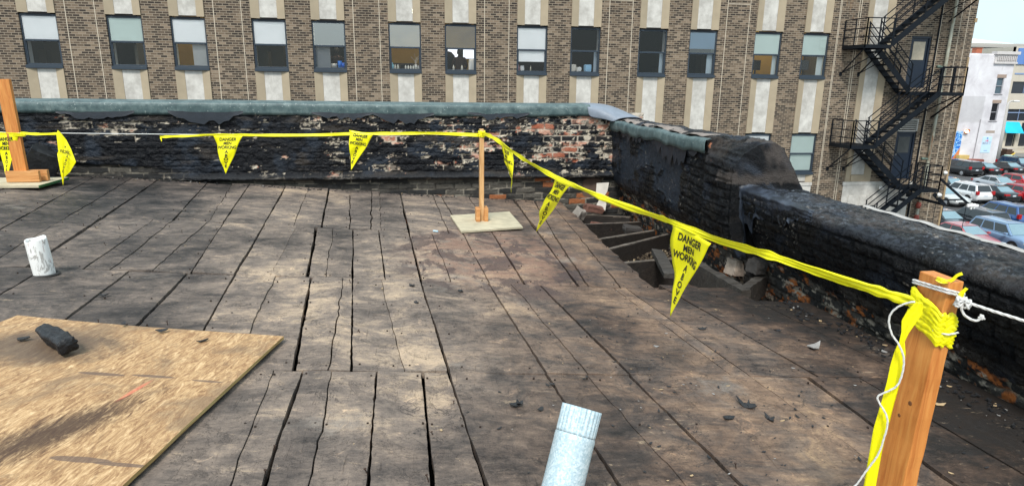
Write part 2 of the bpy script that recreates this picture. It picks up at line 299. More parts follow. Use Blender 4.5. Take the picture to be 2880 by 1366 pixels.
# where two bands meet with an open seam (x ranges)
SEAMS={2.51:[(-.56,.14)],3.91:[(-1.80,-1.03),(.02,1.75)],5.45:[(-.9,0),(-2.1,-1.3)]}
roof=empty('roof_deck',(0,0,DA),0); tag(roof,None,None,None,'structure')
def build_deck():
    m=MB(); T=.034
    for bi,(y0,y1,ls) in enumerate(BANDS):
        for i in range(len(ls)-1):
            (a0,a1,ga),(b0,b1,gb)=ls[i],ls[i+1]
            kk=(.82,.95,1.3,1.6)[bi]; wide_a=ga>.007; wide_b=gb>.007; ga*=kk; gb*=kk; wa=.35 if wide_a else 1.05; wb=.35 if wide_b else 1.05
            pr=rnd.random(); m.cc=(pr,rnd.random(),0,1)
            e0=e1=0
            xm0=(a0+b0)/2; xm1=(a1+b1)/2
            if y0 in SEAMS and any(s<xm0<e for s,e in SEAMS[y0]): e0=.004+rnd.random()*.005
            if y1 in SEAMS and any(s<xm1<e for s,e in SEAMS[y1]): e1=.003+rnd.random()*.003
            ya,yb=y0+e0,y1-e1
            if bi==3: yb+=rnd.uniform(-.05,.08)
            if bi==0: ya=y0
            if bi==1 and i>=len(ls)-4: yb={len(ls)-4:4.02,len(ls)-3:4.00,len(ls)-2:3.72}[i]
            dz=rnd.uniform(-.003,.003); tl=rnd.uniform(-.004,.004); n=max(8,int((yb-ya)/.035))
            if e0 or e1: dz+=rnd.uniform(-.002,.003)
            sa,sb=i*7.7+bi*31,(i+1)*7.7+bi*31
            L=[];Rr=[];nx=4
            for k in range(n+1):
                t=k/n; y=ya+(yb-ya)*t; tt=(y-y0)/(y1-y0)
                def edge(c0,c1,g,wf,s,sg):
                    x=c0+(c1-c0)*tt
                    big=(float(vn(np.array(y*5.+s),np.array(s)))-.5)*.015*wf+(float(vn(np.array(y*16.+s),np.array(s+3)))-.5)*.010*wf if wf>1 else (float(vn(np.array(y*2.+s),np.array(s)))-.5)*.008
                    fine=(float(vn(np.array(y*45.+s*3+sg),np.array(s*2.+sg)))-.5)*.005
                    return x+big+sg*(g/2*(.6+.8*float(vn(np.array(y*4.+s),np.array(5.+s)))))+fine*(1 if wf<1 else .4)
                xl=edge(a0,a1,ga,wa,sa,1); xr=edge(b0,b1,gb,wb,sb,-1)
                if i==len(ls)-2 and bi in(2,3): xr+=(float(vn(np.array(y*9.),np.array(3.)))-.5)*.022
                row=[]
                for j in range(nx+1):
                    f=j/nx; x=xl+(xr-xl)*f; cup=((f-.5)**2*4)*.0035
                    row.append((x,y,deck(x,y)+dz+tl*(f-.5)*2+cup-.001+(float(vn(np.array(x*7.),np.array(y*7.)))-.5)*.004-(.003 if j in(0,nx) else 0)))
                L.append(row)
            vs=[];fs=[]
            for row in L:
                vs+=row; vs+=[(row[0][0],row[0][1],row[0][2]-T),(row[-1][0],row[-1][1],row[-1][2]-T)]
            S=nx+3
            for k in range(n):
                for j in range(nx): fs.append((k*S+j,k*S+j+1,(k+1)*S+j+1,(k+1)*S+j))
                fs.append((k*S+nx+1,k*S,(k+1)*S,(k+1)*S+nx+1)); fs.append((k*S+nx,k*S+nx+2,(k+1)*S+nx+2,(k+1)*S+nx))
            for k in (0,n): fs.append((k*S+nx+1,)+tuple(k*S+j for j in range(nx+1))+(k*S+nx+2,))
            m.add(vs,fs)
    return m.build('boards',M['deck'],roof,loc=(0,0,-DA))
boards=build_deck()
def J(p,q,w,h,mat=None,nm='joist',dz=-.04,dz2=None,lab=None):
    dz2=dz if dz2 is None else dz2
    a=Vector((p[0],p[1],deck(*p)+dz-h/2)); b=Vector((q[0],q[1],deck(*q)+dz2-h/2))
    m=MB(); n=10; d=b-a; sx=Vector((d.y,-d.x,0)).normalized()*(w/2); vs=[];fs=[]
    for k in range(n+1):
        c=a+d*(k/n); 
        for sg,hh in ((-1,-1),(1,-1),(1,1),(-1,1)):
            vs.append(c+sx*sg*(1+rnd.uniform(-.04,.04))+Vector((0,0,hh*h/2+(rnd.uniform(-.010,.004) if hh>0 else 0))))
    for k in range(n):
        for j in range(4): fs.append((k*4+j,k*4+(j+1)%4,(k+1)*4+(j+1)%4,(k+1)*4+j))
    fs+=[(3,2,1,0),(n*4,n*4+1,n*4+2,n*4+3)]
    m.add(vs,fs); o=m.build(nm,mat or M['joist'],roof,loc=(0,0,-DA)); 
    if lab: o['label']=lab
    return o
for k,(p,q,mt,dz,dz2) in enumerate((((.4,7.1),(2.50,7.25),'joist',-.06,-.06),((.7,6.0),(2.50,6.88),'joist',-.05,-.05),((.7,4.98),(2.48,6.38),'joist',-.05,-.05),((1.0,4.66),(2.50,6.04),'joist',-.035,-.02),((1.1,4.56),(2.15,5.03),'joist',-.04,-.04))):
    o=J(p,q,.042,.24,dz=dz,dz2=dz2)
    mb=MB(); a_=Vector((p[0],p[1],deck(*p)+dz+.002)); b_=Vector((q[0],q[1],deck(*q)+dz2+.002)); n=26; vs=[];fs=[]  # pale ragged strip laid along the top of each joist
    for i in range(n+1):
        c_=a_.lerp(b_,i/n); w_=.015+.010*float(vn(np.array(i*.8),np.array(k*3.)))
        for sg in(-1,1): vs.append(c_+Vector((0,sg*w_,.001*rnd.random())))
        for sg in(1,-1): vs.append(c_+Vector((0,sg*w_,-.014)))
    for i in range(n):
        for jj in range(4): fs.append((i*4+jj,i*4+(jj+1)%4,(i+1)*4+(jj+1)%4,(i+1)*4+jj))
    fs+=[(3,2,1,0),(n*4,n*4+1,n*4+2,n*4+3)]
    mb.add([Vector(v)-o.matrix_basis.translation-roof.location for v in vs],fs); mb.build('pale_top_edge',M['pale_edge'],o)
J((2.03,5.12),(1.87,4.42),.09,.045,M['joist_pale'],nm='blocking',dz=.02,dz2=-.01)
J((2.27,4.90),(2.30,4.06),.075,.20,M['joist_pale'],nm='trimmer_joist',dz=-.012,dz2=-.02)
J((2.31,4.10),(2.64,4.44),.07,.16,M['joist_pale'],nm='blocking',dz=-.01,dz2=.0)
# dark space below the boards: near-black ceiling, shade put into its colour
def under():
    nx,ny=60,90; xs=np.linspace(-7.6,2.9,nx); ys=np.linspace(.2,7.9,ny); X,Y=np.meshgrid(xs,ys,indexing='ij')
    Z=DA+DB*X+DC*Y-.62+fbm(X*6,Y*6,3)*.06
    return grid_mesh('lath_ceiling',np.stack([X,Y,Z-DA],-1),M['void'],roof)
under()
# ------------------------------------------------------------------ parapets
def brick_col(rid,cid,s=0):
    h=_h(rid,cid,11+s); h2=_h(rid,cid,12+s)
    return h,h2
COURSE,BL=.0715,.222
def masonry(u,v,s=0):
    # u along wall, v up: returns mortar mask (0..1), brick random values, wobble applied
    uu=u+(fbm(u*3,v*3,40+s,2)-.5)*.03; vv=v+(fbm(u*1.6,v*2.2,41+s,3)-.5)*.045
    row=np.floor(vv/COURSE); fu=(uu/BL+.5*(row%2)+.12*_h(row,row*0,9)); cidx=np.floor(fu); du=np.abs(fu-cidx-.5); dv=np.abs(vv/COURSE-row-.5)
    ml=sst(.455,.485,du+ (fbm(u*30,v*30,5,2)-.5)*.03); mh=sst(.37,.46,dv+(fbm(u*30,v*30,6,2)-.5)*.12)
    mort=np.maximum(ml,mh); return mort,_h(row,cidx,21+s),_h(row,cidx,22+s)
def lerp(a,b,t): return a+(b-a)*t[...,None]
C=lambda *c: np.array(c,dtype=float)
wall1=empty('parapet_wall',(-2,7.8,deck(-2,7.8)),0,'long tar-blackened brick parapet wall with green-grey coping at the back of the roof','wall')
def back_wall():
    xs=np.arange(-7.2,2.80,.0095); zs=np.linspace(-1.82,-.36,165)
    X,Z=np.meshgrid(xs,zs,indexing='ij')
    mort,h1,h2=masonry(X,Z)
    lump=fbm(X*10,Z*18,1,5,.62); n=.66*fbm(X*3.2,Z*9.0,2,6,.64)+.34*fbm(X*14,Z*26,19,5,.62)
    rt=sst(-4.5,1.9,X)
    thr=.655-.125*rt - .04*sst(-.75,-.45,Z)*rt - .14*sst(1.2,2.0,X)*sst(-1.0,-.8,Z)
    thr=thr+.07*np.exp(-((Z+1.02)/.1)**2)+.05*(_h(np.floor(Z/COURSE),np.floor(X/.9),77)-.5)
    d=n+.11*(h1-.5)+.05*(mort-.4)-thr           # >0 : tar gone
    bare=sst(-.004,.012,d); cream=sst(-.022,-.002,d)*(1-sst(.02,.05,d))
    # colours
    tar=C(.004,.005,.008)*np.ones(X.shape+(1,)); tar=lerp(tar,C(.020,.028,.042),sst(.5,.75,fbm(X*5,Z*5,61,4)))
    tar=lerp(tar,C(.05,.042,.036),sst(.6,.72,fbm(X*3,Z*9,62,5))*.7)
    red=lerp(C(.40,.125,.07)*np.ones(X.shape+(1,)),C(.62,.34,.25),sst(.2,.8,.5*h2+.5*fbm(X*9,Z*9,98,3))); charb=C(.022,.022,.025)*np.ones(X.shape+(1,))
    soot=sst(.40,.50,fbm(X*7,Z*9,31,4)+.35*(h1-.50)-.06*rt+.13*sst(1.0,1.9,X)-.10*np.exp(-((X+.1)/1.3)**2)); brick=lerp(red,charb,soot)
    mc=lerp(C(.64,.57,.47)*np.ones(X.shape+(1,)),C(.20,.17,.14),sst(.45,.6,fbm(X*12,Z*12,33,4)))
    under=lerp(brick,mc,np.maximum(mort,sst(.60,.64,fbm(X*11,Z*15,34,4))))
    c=lerp(tar,under,bare); c=lerp(c,C(.78,.69,.55)*np.ones(X.shape+(1,)),cream*.75*sst(.42,.52,fbm(X*14,Z*14,35,3))*(.35+.65*rt))
    rz=DA+DB*X+DC*7.8            # roof level at this x
    low=1-sst(-1.175,-1.150,Z)    # below the ledge
    lowl=np.clip(low*sst(-3.4,-2.4,X)+ (1-sst(rz+.10,rz+.14,Z))*(1-sst(-3.4,-2.4,X)),0,1)
    gb=lerp(C(.035,.035,.035)*np.ones(X.shape+(1,)),C(.12,.11,.095),sst(.4,.7,h1*.6+.4*fbm(X*9,Z*9,51)))
    gb=lerp(gb,C(.42,.15,.06),((h2>.90)&(X>-.5)).astype(float)*.9); gm=lerp(C(.30,.27,.22)*np.ones(X.shape+(1,)),C(.05,.045,.04),sst(.4,.55,fbm(X*8,Z*8,52)))
    lc=lerp(gb,gm,mort); c=lerp(c,lc,lowl)
    ledge=np.exp(-((Z+1.135)/.032)**2)*sst(-3.2,-2.2,X)
    c=lerp(c,C(.03,.032,.036),np.clip(ledge*1.2,0,1)*.8)
    # charred patches on far left, plus scorched floor line
    tarm=(1-bare)*(1-lowl)
    hgt=.018*tarm*(lump*1.8-.3)+.018*(fbm(X*26,Z*40,3,4,.65)-.5)*tarm+ .006*(1-mort)*bare+.006*(1-mort)*lowl+.004*fbm(X*40,Z*40,8,2)
    hgt+=.012*tarm*(1-mort)*.8*sst(.35,.55,fbm(X*2.5,Z*4,99,3))+.045*ledge+.012*ledge*fbm(X*10,Z*10,9)-.022*lowl
    Y=7.80-hgt
    # right end where masonry is broken near the corner at the bottom
    hole=np.exp(-(((X-2.19)/.11)**4+((Z+1.30)/.10)**4)); Y=Y+.12*hole; c=lerp(c,C(.008,.008,.008),np.clip(hole*1.5,0,1))
    col4=np.concatenate([c,tarm[...,None]],-1)
    P=np.stack([X+2,Y-7.8,Z-deck(-2,7.8)],-1)
    return grid_mesh('brickwork',P,M['tarwall'],wall1,col4)
back_wall()
def bw_local(m,nm,mat,**k):
    o=m.build(nm,mat,wall1,**k); o.location=(2,-7.8,-deck(-2,7.8)); return o
m=MB(); m.box(-7.2,2.3,7.83,8.18,-10,-.34); bw_local(m,'core',plain('rough_masonry',(.12,.08,.06),.9,0,.4,14,.5))
def coping_strip(name,path,prof,wall,off,mat,seed,drop=.03,n=None):
    # path: fn(t)->(point, inward normal); prof: list of (out,dz)
    N=n or 420; P=np.zeros((N,len(prof),3))
    for i in range(N):
        t=i/(N-1); p,nr=path(t)
        for j,(o,dz) in enumerate(prof):
            wv=(float(vn(np.array(t*19.+seed),np.array(seed+.1)))-.5); w2=(float(vn(np.array(t*60.+seed),np.array(j*.7+seed)))-.5)*.6
            dd=dz+w2*.006+(wv*drop if j<=1 else wv*.010)
            oo=o+(w2*.006)+(wv*.008 if j<=2 else 0)
            P[i,j]=(p[0]+nr[0]*oo-off[0],p[1]+nr[1]*oo-off[1],p[2]+dd-off[2])
    o=grid_mesh(name,P,mat,wall)
    s=o.modifiers.new('s','SOLIDIFY'); s.thickness=.005
    return o
pf=[(.030,-.135),(.035,-.10),(.037,-.05),(.036,-.018),(.022,-.003),(-.01,.004),(-.10,.016),(-.22,.018),(-.34,.010),(-.40,-.015),(-.42,-.06),(-.42,-.15)]
o1=(-2,7.8,deck(-2,7.8))
coping_strip('coping',lambda t:((-7.2+9.30*t,7.8,-.272-.004*math.sin(t*9)),(0,-1)),pf,wall1,o1,M['coping'],3.3)
def cap_corner():
    P=lambda x,y,z:(x-o1[0],y-o1[1],z-o1[2])
    pts=[[(2.08,7.755,-.415),(2.20,7.745,-.43),(2.30,7.70,-.44),(2.36,7.62,-.47)],[(2.07,7.752,-.33),(2.18,7.74,-.36),(2.30,7.69,-.40),(2.40,7.60,-.43)],[(2.06,7.765,-.280),(2.22,7.75,-.30),(2.36,7.70,-.36),(2.46,7.60,-.415)],
         [(2.06,7.85,-.262),(2.24,7.86,-.265),(2.42,7.80,-.33),(2.58,7.62,-.405)],[(2.06,8.05,-.256),(2.28,8.06,-.258),(2.48,8.0,-.30),(2.76,7.70,-.42)],[(2.06,8.20,-.262),(2.38,8.20,-.262),(2.56,8.16,-.30),(2.82,7.9,-.5)],[(2.06,8.22,-.42),(2.40,8.24,-.42),(2.62,8.20,-.44),(2.86,8.0,-.6)]]
    A=np.array([[P(*q) for q in r] for r in pts]); o=grid_mesh('corner_flashing',A,M['coping_pale'],wall1)
    s=o.modifiers.new('u','SUBSURF'); s.levels=s.render_levels=2; s2=o.modifiers.new('s','SOLIDIFY'); s2.thickness=.006
cap_corner()
# membrane tongues hanging under the coping
def tongues(parent,off,items,mat,axis):
    m=MB()
    for (u0,u1,zt,depths) in items:
        n=len(depths); vs=[]
        for k,dp in enumerate(depths):
            u=u0+(u1-u0)*k/(n-1); dp=dp*min(1,.15+3*min(k,n-1-k)/n)
            for z,o in ((zt+.02,-.004),(zt-dp*.6,.003),(zt-dp,.006)):
                vs.append((u,7.8-.034-o,z) if axis=='x' else (2.385-o,u,z))
        fs=[(k*3+j,(k+1)*3+j,(k+1)*3+j+1,k*3+j+1) for k in range(n-1) for j in range(2)]
        m.add([tuple(a-b for a,b in zip(v,off)) for v in vs],fs)
    o=m.build('torn_membrane',mat,parent); s=o.modifiers.new('s','SOLIDIFY'); s.thickness=.002
    return o
M['tongue']=plain('dark_blue_membrane',(.010,.015,.024),.45,0,.5,20,.5)
def jag(n,a,b,s): 
    r=random.Random(s); return [r.uniform(a,b) for _ in range(n)]
tongues(wall1,o1,[(-2.75,-1.95,-.37,jag(16,.10,.16,1)),(-3.9,-3.1,-.38,jag(18,.05,.10,2)),(-1.2,-.5,-.38,jag(16,.04,.09,3)),(.6,1.35,-.375,jag(20,.03,.09,4)),(-.5,.2,-.38,jag(16,.07,.13,5))],M['tongue'],'x')

wall2=empty('parapet_wall',(2.6,4.2,deck(2.6,4.2)),0,'charred right-hand parapet wall, stepped and coated in black bitumen, running towards the viewer','wall')
o2=(2.6,4.2,deck(2.6,4.2))
def profile_at(y):
    up=[(2.62,-1.78),(2.60,-1.46),(2.585,-1.40),(2.56,-1.31),(2.49,-1.245),(2.43,-1.17),(2.415,-.95),(2.41,-.60),(2.415,-.475),(2.46,-.435),(2.62,-.425),(2.73,-.44),(2.775,-.50),(2.785,-.85)]
    lo=[(2.68,-1.78),(2.67,-1.42),(2.66,-1.37),(2.62,-1.25),(2.57,-1.16),(2.53,-1.10),(2.49,-1.0),(2.455,-.89),(2.455,-.805),(2.51,-.778),(2.72,-.772),(2.93,-.780),(2.975,-.815),(2.99,-1.2)]
    t=float(sst(4.562,4.550,np.array(y))); q=float(sst(5.02,5.06,np.array(y))); rag=(1-q)*(1-t); pier=rag
    out=[]
    for k,(p,b) in enumerate(zip(up,lo)):
        x=p[0]-(.030*pier if 5<=k<=8 else 0); z=p[1]
        if k>=7: z-=rag*(.115 if k in(7,8) else .06 if k==9 else .0)
        out.append((x*(1-t)+b[0]*t,z*(1-t)+b[1]*t))
    return out
def right_wall():
    ys=np.concatenate([np.arange(.55,4.5,.0085),np.arange(4.5,4.53,.006),np.arange(4.53,4.548,.003),np.arange(4.548,4.564,.0007),np.arange(4.565,4.58,.003),np.arange(4.58,5.0,.008),np.arange(5.0,5.08,.004),np.arange(5.08,7.86,.012)]); NP=240
    P=np.zeros((len(ys),NP,3)); Nn=np.zeros((len(ys),NP,2)); S=np.zeros((len(ys),NP))
    for i,y in enumerate(ys):
        pr=np.array(profile_at(y)); 
        # smooth by chaikin
        for _ in range(1):
            a=pr[:-1]*.75+pr[1:]*.25; b=pr[:-1]*.25+pr[1:]*.75; pr=np.vstack([pr[:1],np.stack([a,b],1).reshape(-1,2),pr[-1:]])
        d=np.r_[0,np.cumsum(np.hypot(*np.diff(pr,axis=0).T))]; s=np.linspace(0,d[-1],NP)
        x=np.interp(s,d,pr[:,0]); z=np.interp(s,d,pr[:,1]); P[i,:,0]=x; P[i,:,1]=y; P[i,:,2]=z
        tx=np.gradient(x);tz=np.gradient(z); l=np.hypot(tx,tz)+1e-9; Nn[i,:,0]=-tz/l; Nn[i,:,1]=tx/l; S[i]=s
    X=P[...,0];Y=P[...,1].copy();Z=P[...,2]; low=Y<4.52
    topm=np.clip(Nn[...,1],0,1); face=1-sst(.35,.7,topm)
    mort,h1,h2=masonry(Y,Z,3)
    ledge=-1.29; expo=1-sst(ledge-.02+.0*Z,ledge+.02,Z+(fbm(Y*8,Z*8,71,5,.65)-.5)*.16)      # exposed brick zone under the cant
    expo=expo*(Nn[...,0]<-.2)
    reg=np.where(Y>4.95,1.0,np.where(Y>4.55,1.0,.45))
    blkzone=((Y>4.57)&(Y<5.04)).astype(float)
    crustn=fbm(Y*16,Z*16,72,5,.62); lump=fbm(Y*5,S*5,73,5,.6)
    smoothm=sst(.50,.56,fbm(Y*2.6,S*3.5,74,4))*(Y>5.6)*face
    step=(Y>4.5)&(Y<4.60); hgt=.016*(lump-.5)+.024*(crustn-.5)*(1-.7*smoothm)*(1-.5*blkzone)*(1+.3*(~low))+.016*(fbm(Y*48,S*48,93,3)-.5)*(1-.6*smoothm)
    hgt+=np.where(low,.020,.015)*(1-mort)*face*(1-smoothm)*(1-expo)*sst(.3,.6,fbm(Y*3,Z*3,75,3)+.45*blkzone+.15*low)
    hgt+=-.012*expo+.012*(1-mort)*expo+.006*crustn*expo
    hgt+=.018*(fbm(Y*2.5,S*2.5,76,3)-.5)*low
    wr=np.abs(vn(Y*9+3*vn(S*6,Y*3,5),S*22,6)-.5)*2; hgt+=np.where((Y>4.55)&(Y<5.15)&(S>.55),.02*(1-wr),0)
    # end face of the upper block leaning proud at Y~4.55 : pull lumps
    hgt=hgt*np.where(step,.35,1.); P[...,0]+=Nn[...,0]*hgt; P[...,2]+=Nn[...,1]*hgt
    P[...,1]-=np.where(step,.04*(fbm(X*6,Z*6,97,4)-.4)+.012*np.sin(np.clip((Z+.75)/.3,0,1)*3.14),0)
    # colours; bluish tints on upward faces imitate the sky's reflection
    one=np.ones(X.shape+(1,))
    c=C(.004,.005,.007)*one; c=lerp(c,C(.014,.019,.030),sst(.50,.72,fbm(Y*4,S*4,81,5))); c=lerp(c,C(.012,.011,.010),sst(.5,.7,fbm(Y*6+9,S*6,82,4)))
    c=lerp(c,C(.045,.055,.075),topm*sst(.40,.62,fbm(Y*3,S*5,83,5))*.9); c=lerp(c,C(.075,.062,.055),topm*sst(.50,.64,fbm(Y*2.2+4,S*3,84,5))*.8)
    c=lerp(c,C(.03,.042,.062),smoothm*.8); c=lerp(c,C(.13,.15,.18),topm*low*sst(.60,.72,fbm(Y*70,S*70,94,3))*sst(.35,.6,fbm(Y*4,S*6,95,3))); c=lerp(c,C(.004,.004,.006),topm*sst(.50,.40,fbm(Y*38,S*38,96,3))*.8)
    c=lerp(c,C(.050,.043,.038),np.exp(-((Z+1.24)/.05)**2)*sst(.38,.6,fbm(Y*3,Z*9,85,4))*.9)
    # pale specks of mortar
    sp=(fbm(Y*60,S*60,86,2)>.82)&(fbm(Y*3,S*3,87,2)>.55); c=lerp(c,C(.35,.31,.27),sp.astype(float)*.8)
    # orange brick chips at the broken top
    c=lerp(c,C(.085,.072,.066),((Y>4.50)&(Y<4.80)&(Z>-.74)).astype(float)*sst(.35,.55,fbm(X*5+Y*3,Z*5,101,4))); chip=(fbm(Y*20,Z*24,88,2)>.74)&(Y>4.6)&(Y<5.1)&(Z>-.60)&(face>.3); c=lerp(c,C(.55,.22,.12),chip.astype(float))
    # exposed bricks
    gb=lerp(C(.03,.03,.031)*one,C(.10,.09,.08),sst(.35,.8,h1)); orange=sst(.60,.66,fbm(Y*11.1+2.2,Z*16,89,6,.65)+.5*(h2-.5)*.25+.02*(Y<4.2)); gb=lerp(gb,C(.50,.16,.045),orange)
    gm=lerp(C(.42,.37,.29)*one,C(.04,.036,.032),sst(.36,.48,fbm(Y*7,Z*7,90,4))); white=sst(.60,.68,fbm(Y*13.5+1.3,Z*22,91,6,.68)); gb=lerp(gb,C(.55,.47,.38),white*.9)
    ex=lerp(gb,gm,mort); c=lerp(c,ex,expo)
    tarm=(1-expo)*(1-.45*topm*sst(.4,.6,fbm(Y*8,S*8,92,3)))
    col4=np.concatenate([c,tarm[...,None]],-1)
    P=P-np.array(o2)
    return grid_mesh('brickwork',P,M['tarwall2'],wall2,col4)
right_wall()
pf2=[(.0,-.120),(.005,-.085),(.006,-.030),(-.004,-.006),(-.05,.004),(-.10,.012),(-.16,.016),(-.22,.016),(-.28,.008),(-.34,-.02),(-.36,-.08)]
def cop2():
    o=coping_strip('coping',lambda t:((2.37,7.80-2.72*t,-.452+.006*math.sin(t*14)),(-1,0)),pf2[:5],wall2,o2,M['coping'],5.1,.030,300); return o
cop2()
o=coping_strip('coping_top',lambda t:((2.37,7.80-2.55*t,-.446+.006*math.sin(t*14)),(-1,0)),pf2[4:],wall2,o2,plain('weathered_pale_felt',(.24,.205,.185),.8,0,.5,18,.8),5.1,.045,300)
tongues(wall2,o2,[(5.25,6.35,-.55,jag(22,.03,.26,6)),(6.5,7.4,-.55,jag(20,.03,.16,7))],M['tongue'],'y')
# membrane hugging the inner face of the low wall just past the step, torn along its lower edge
def drape():
    N1,N2=120,34; P=np.zeros((N1,N2,3))
    for i in range(N1):
        u=i/(N1-1); y=4.60-.98*u
        ln=(.52 if u<.10 else .30 if u<.2 else .20+.12*float(sst(.30,.2,np.array(u))))*(1-.75*u)+.10*(float(fbm(np.array(u*14.),np.array(2.),7,3))-.3)+.09*(float(vn(np.array(u*46.),np.array(3.)))-.5)*(1-u)
        ln=max(.01,ln)
        for j in range(N2):
            v=j/(N2-1)
            if v<.3: f=v/.3; x=2.445+(.155-.15*u)*(1-f)*(.7+.6*float(vn(np.array(u*13.),np.array(9.)))); z=-.757-.012*f-.012*u; 
            else: q=(v-.3)/.7; x=2.438+.055*q*ln/.25-.022*q*q*(.4+float(vn(np.array(u*11.),np.array(1.)))); z=-.776-q*ln
            if u<.06: t=1-u/.06; x=x-.07*t if v>=.3 else x-.05*t; z=z+(.10*t if v<.5 else 0)
            k=(float(fbm(np.array(u*9.),np.array(v*6.),5))-.5); x+=k*.022; z+=k*.015
            P[i,j]=(x-o2[0],y-o2[1],z-o2[2])
    o=grid_mesh('draped_membrane',P,NTd,wall2); s=o.modifiers.new('s','SOLIDIFY'); s.thickness=.004
_t=NT('scorched_membrane'); _n=_t.noise(_t.pos(),5,6,.65,.4); _n2=_t.noise(_t.pos(),50,5,.65)
_t.set(col=_t.ramp(_n,[(.36,(.008,.010,.014)),(.5,(.018,.024,.036)),(.62,(.05,.065,.095)),(.74,(.07,.065,.065))]),rough=.42); _t.bump(_t.m('ADD',_n,_n2),.7,.008); NTd=_t.mat
drape()
m=MB(); m.box(2.75,2.785,4.62,8.2,-10,-.70); m.box(2.93,2.975,.2,4.60,-10,-.95); o=m.build('core',plain('outer_masonry',(.16,.12,.10),.9,0,.3,12,.4),wall2); o.location=tuple(-a for a in o2)
# pale metal edge flashing along the outside of the low part
P=[]
for i in range(60):
    t=i/59; y=.55+3.3*t; x=2.985+.004*math.sin(i*.9); z=-.803+.004*math.sin(i*1.3)
    P.append([(x-.035-o2[0],y-o2[1],z+.018-o2[2]),(x-o2[0],y-o2[1],z+.024-o2[2]),(x+.02-o2[0],y-o2[1],z-.01-o2[2]),(x+.022-o2[0],y-o2[1],z-.12-o2[2])])
o=grid_mesh('edge_flashing',np.array(P),plain('weathered_metal_edge',(.42,.40,.38),.7,0,.45,14,.5),wall2)
# body of the building we stand on
m=MB(); m.box(-7.6,2.82,-6,8.16,-10,-1.95); tag(m.build('lower_building',plain('plain_masonry',(.2,.14,.11),.9)),'brick body of the building below the burnt roof','building')
# ------------------------------------------------------------------ things lying and standing on the roof
TILT=Matrix(((1,0,DB),(0,1,DC),(0,0,1))).transposed()  # unused shear guard
dn=Vector((-DB,-DC,1)).normalized()
DROT=Vector((0,0,1)).rotation_difference(dn).to_matrix().to_4x4()
# big plywood sheet, 4 x 8 feet, its far right corner at the origin of its own frame
ps=empty('plywood_sheet',(-.62,2.82,deck(-.62,2.82)+.003),0,'large weathered orange-brown plywood sheet lying flat on the roof boards','plywood')
bx=Vector((-1.69+.62,3.01-2.82,0)).normalized(); ang=math.atan2(-bx.y,-bx.x)
ps.matrix_world=Matrix.Translation((-.62,2.82,deck(-.62,2.82)+.006))@DROT@Matrix.Rotation(ang,4,'Z')
def sheet(parent,w,l,t,mats,n=24,bend=.006,name='panel',s=1):
    m=MB(); vs=[];fs=[]
    for i in range(n+1):
        for j in range(n+1):
            x=-w*i/n; y=-l*j/n; e=.003*(float(vn(np.array(i*.9),np.array(j*.9+s)))-.5) if i in(0,n) or j in(0,n) else 0
            z=bend*(math.sin(x*3.1+s)+math.cos(y*2.3+s)); vs.append((x+e,y+e,z+t))
    N=n+1
    for i in range(n):
        for j in range(n): fs.append((i*N+j,i*N+j+1,(i+1)*N+j+1,(i+1)*N+j))
    m.add(vs,fs,0)
    per=[i*N for i in range(N)]+[n*N+j for j in range(1,N)]+[i*N+n for i in range(n-1,-1,-1)]+[j for j in range(n-1,0,-1)]
    k=len(m.v); lower=[(m.v[p][0],m.v[p][1],m.v[p][2]-t) for p in per]
    m.v+=lower
    for a in range(len(per)):
        b=(a+1)%len(per); m.f.append((per[a],per[b],k+b,k+a)); m.m.append(1)
    return m.build(name,mats,parent,recalc=False)
sheet(ps,1.22,2.44,.014,[M['ply'],M['plyedge']])
# charred timber offcut on it
def charred():
    c=Vector((-1.47,2.66,deck(-1.47,2.66)+.030)); e=empty('timber_offcut',c,0,'short charred black timber offcut lying on the plywood sheet','timber')
    ax=Vector((-1.375+1.60,2.545-2.77,0)).normalized(); L=.285; N=60; K=32; P=np.zeros((N,K,3))
    ux=ax; uy=Vector((-ax.y,ax.x,0)); cc=np.zeros((N,K,4))
    for i in range(N):
        t=i/(N-1); s=(t-.5)*L
        if i in(0,N-1): sc=.0
        elif i in(1,N-2): sc=.8
        else: sc=1
        rot=.35-.2*t; tap=.62+.38*min(1,t*2.2+.1)
        for k in range(K):
            a=2*math.pi*k/K; q=5; den=(abs(math.cos(a))**q+abs(math.sin(a))**q)**(1/q); x=math.cos(a)/den*.033; z=math.sin(a)/den*.031
            n=float(fbm(np.array(t*5.+k*.13),np.array(k*.45),3))-.5; x*=(1+n*.5)*sc*tap; z*=(1+n*.5)*sc*tap
            xx=x*math.cos(rot)-z*math.sin(rot); zz=x*math.sin(rot)+z*math.cos(rot)
            p=ux*s+uy*xx; P[i,k]=(p.x,p.y,max(-.006,zz+.036))
            g=float(vn(np.array(t*14.),np.array(k*.8))); top=(zz>.01)
            cc[i,k]=(.012+.03*g*top,.013+.032*g*top,.016+.034*g*top,.8)
    grid_mesh('charred_block',np.transpose(P,(1,0,2)),M['char'],e,np.transpose(cc,(1,0,2)),closed_u=True)
charred()
def lathe(m,c,prof,n=20,mi=None,axis=None):
    c=Vector(c); vs=[];fs=[]
    if axis is None: A=Matrix.Identity(3)
    else: A=Vector((0,0,1)).rotation_difference(Vector(axis)).to_matrix()
    for r,z in prof:
        for k in range(n):
            a=2*math.pi*k/n; vs.append(c+A@Vector((r*math.cos(a),r*math.sin(a),z)))
    for i in range(len(prof)-1):
        for k in range(n): fs.append((i*n+k,i*n+(k+1)%n,(i+1)*n+(k+1)%n,(i+1)*n+k))
    m.add(vs,fs,mi); return m
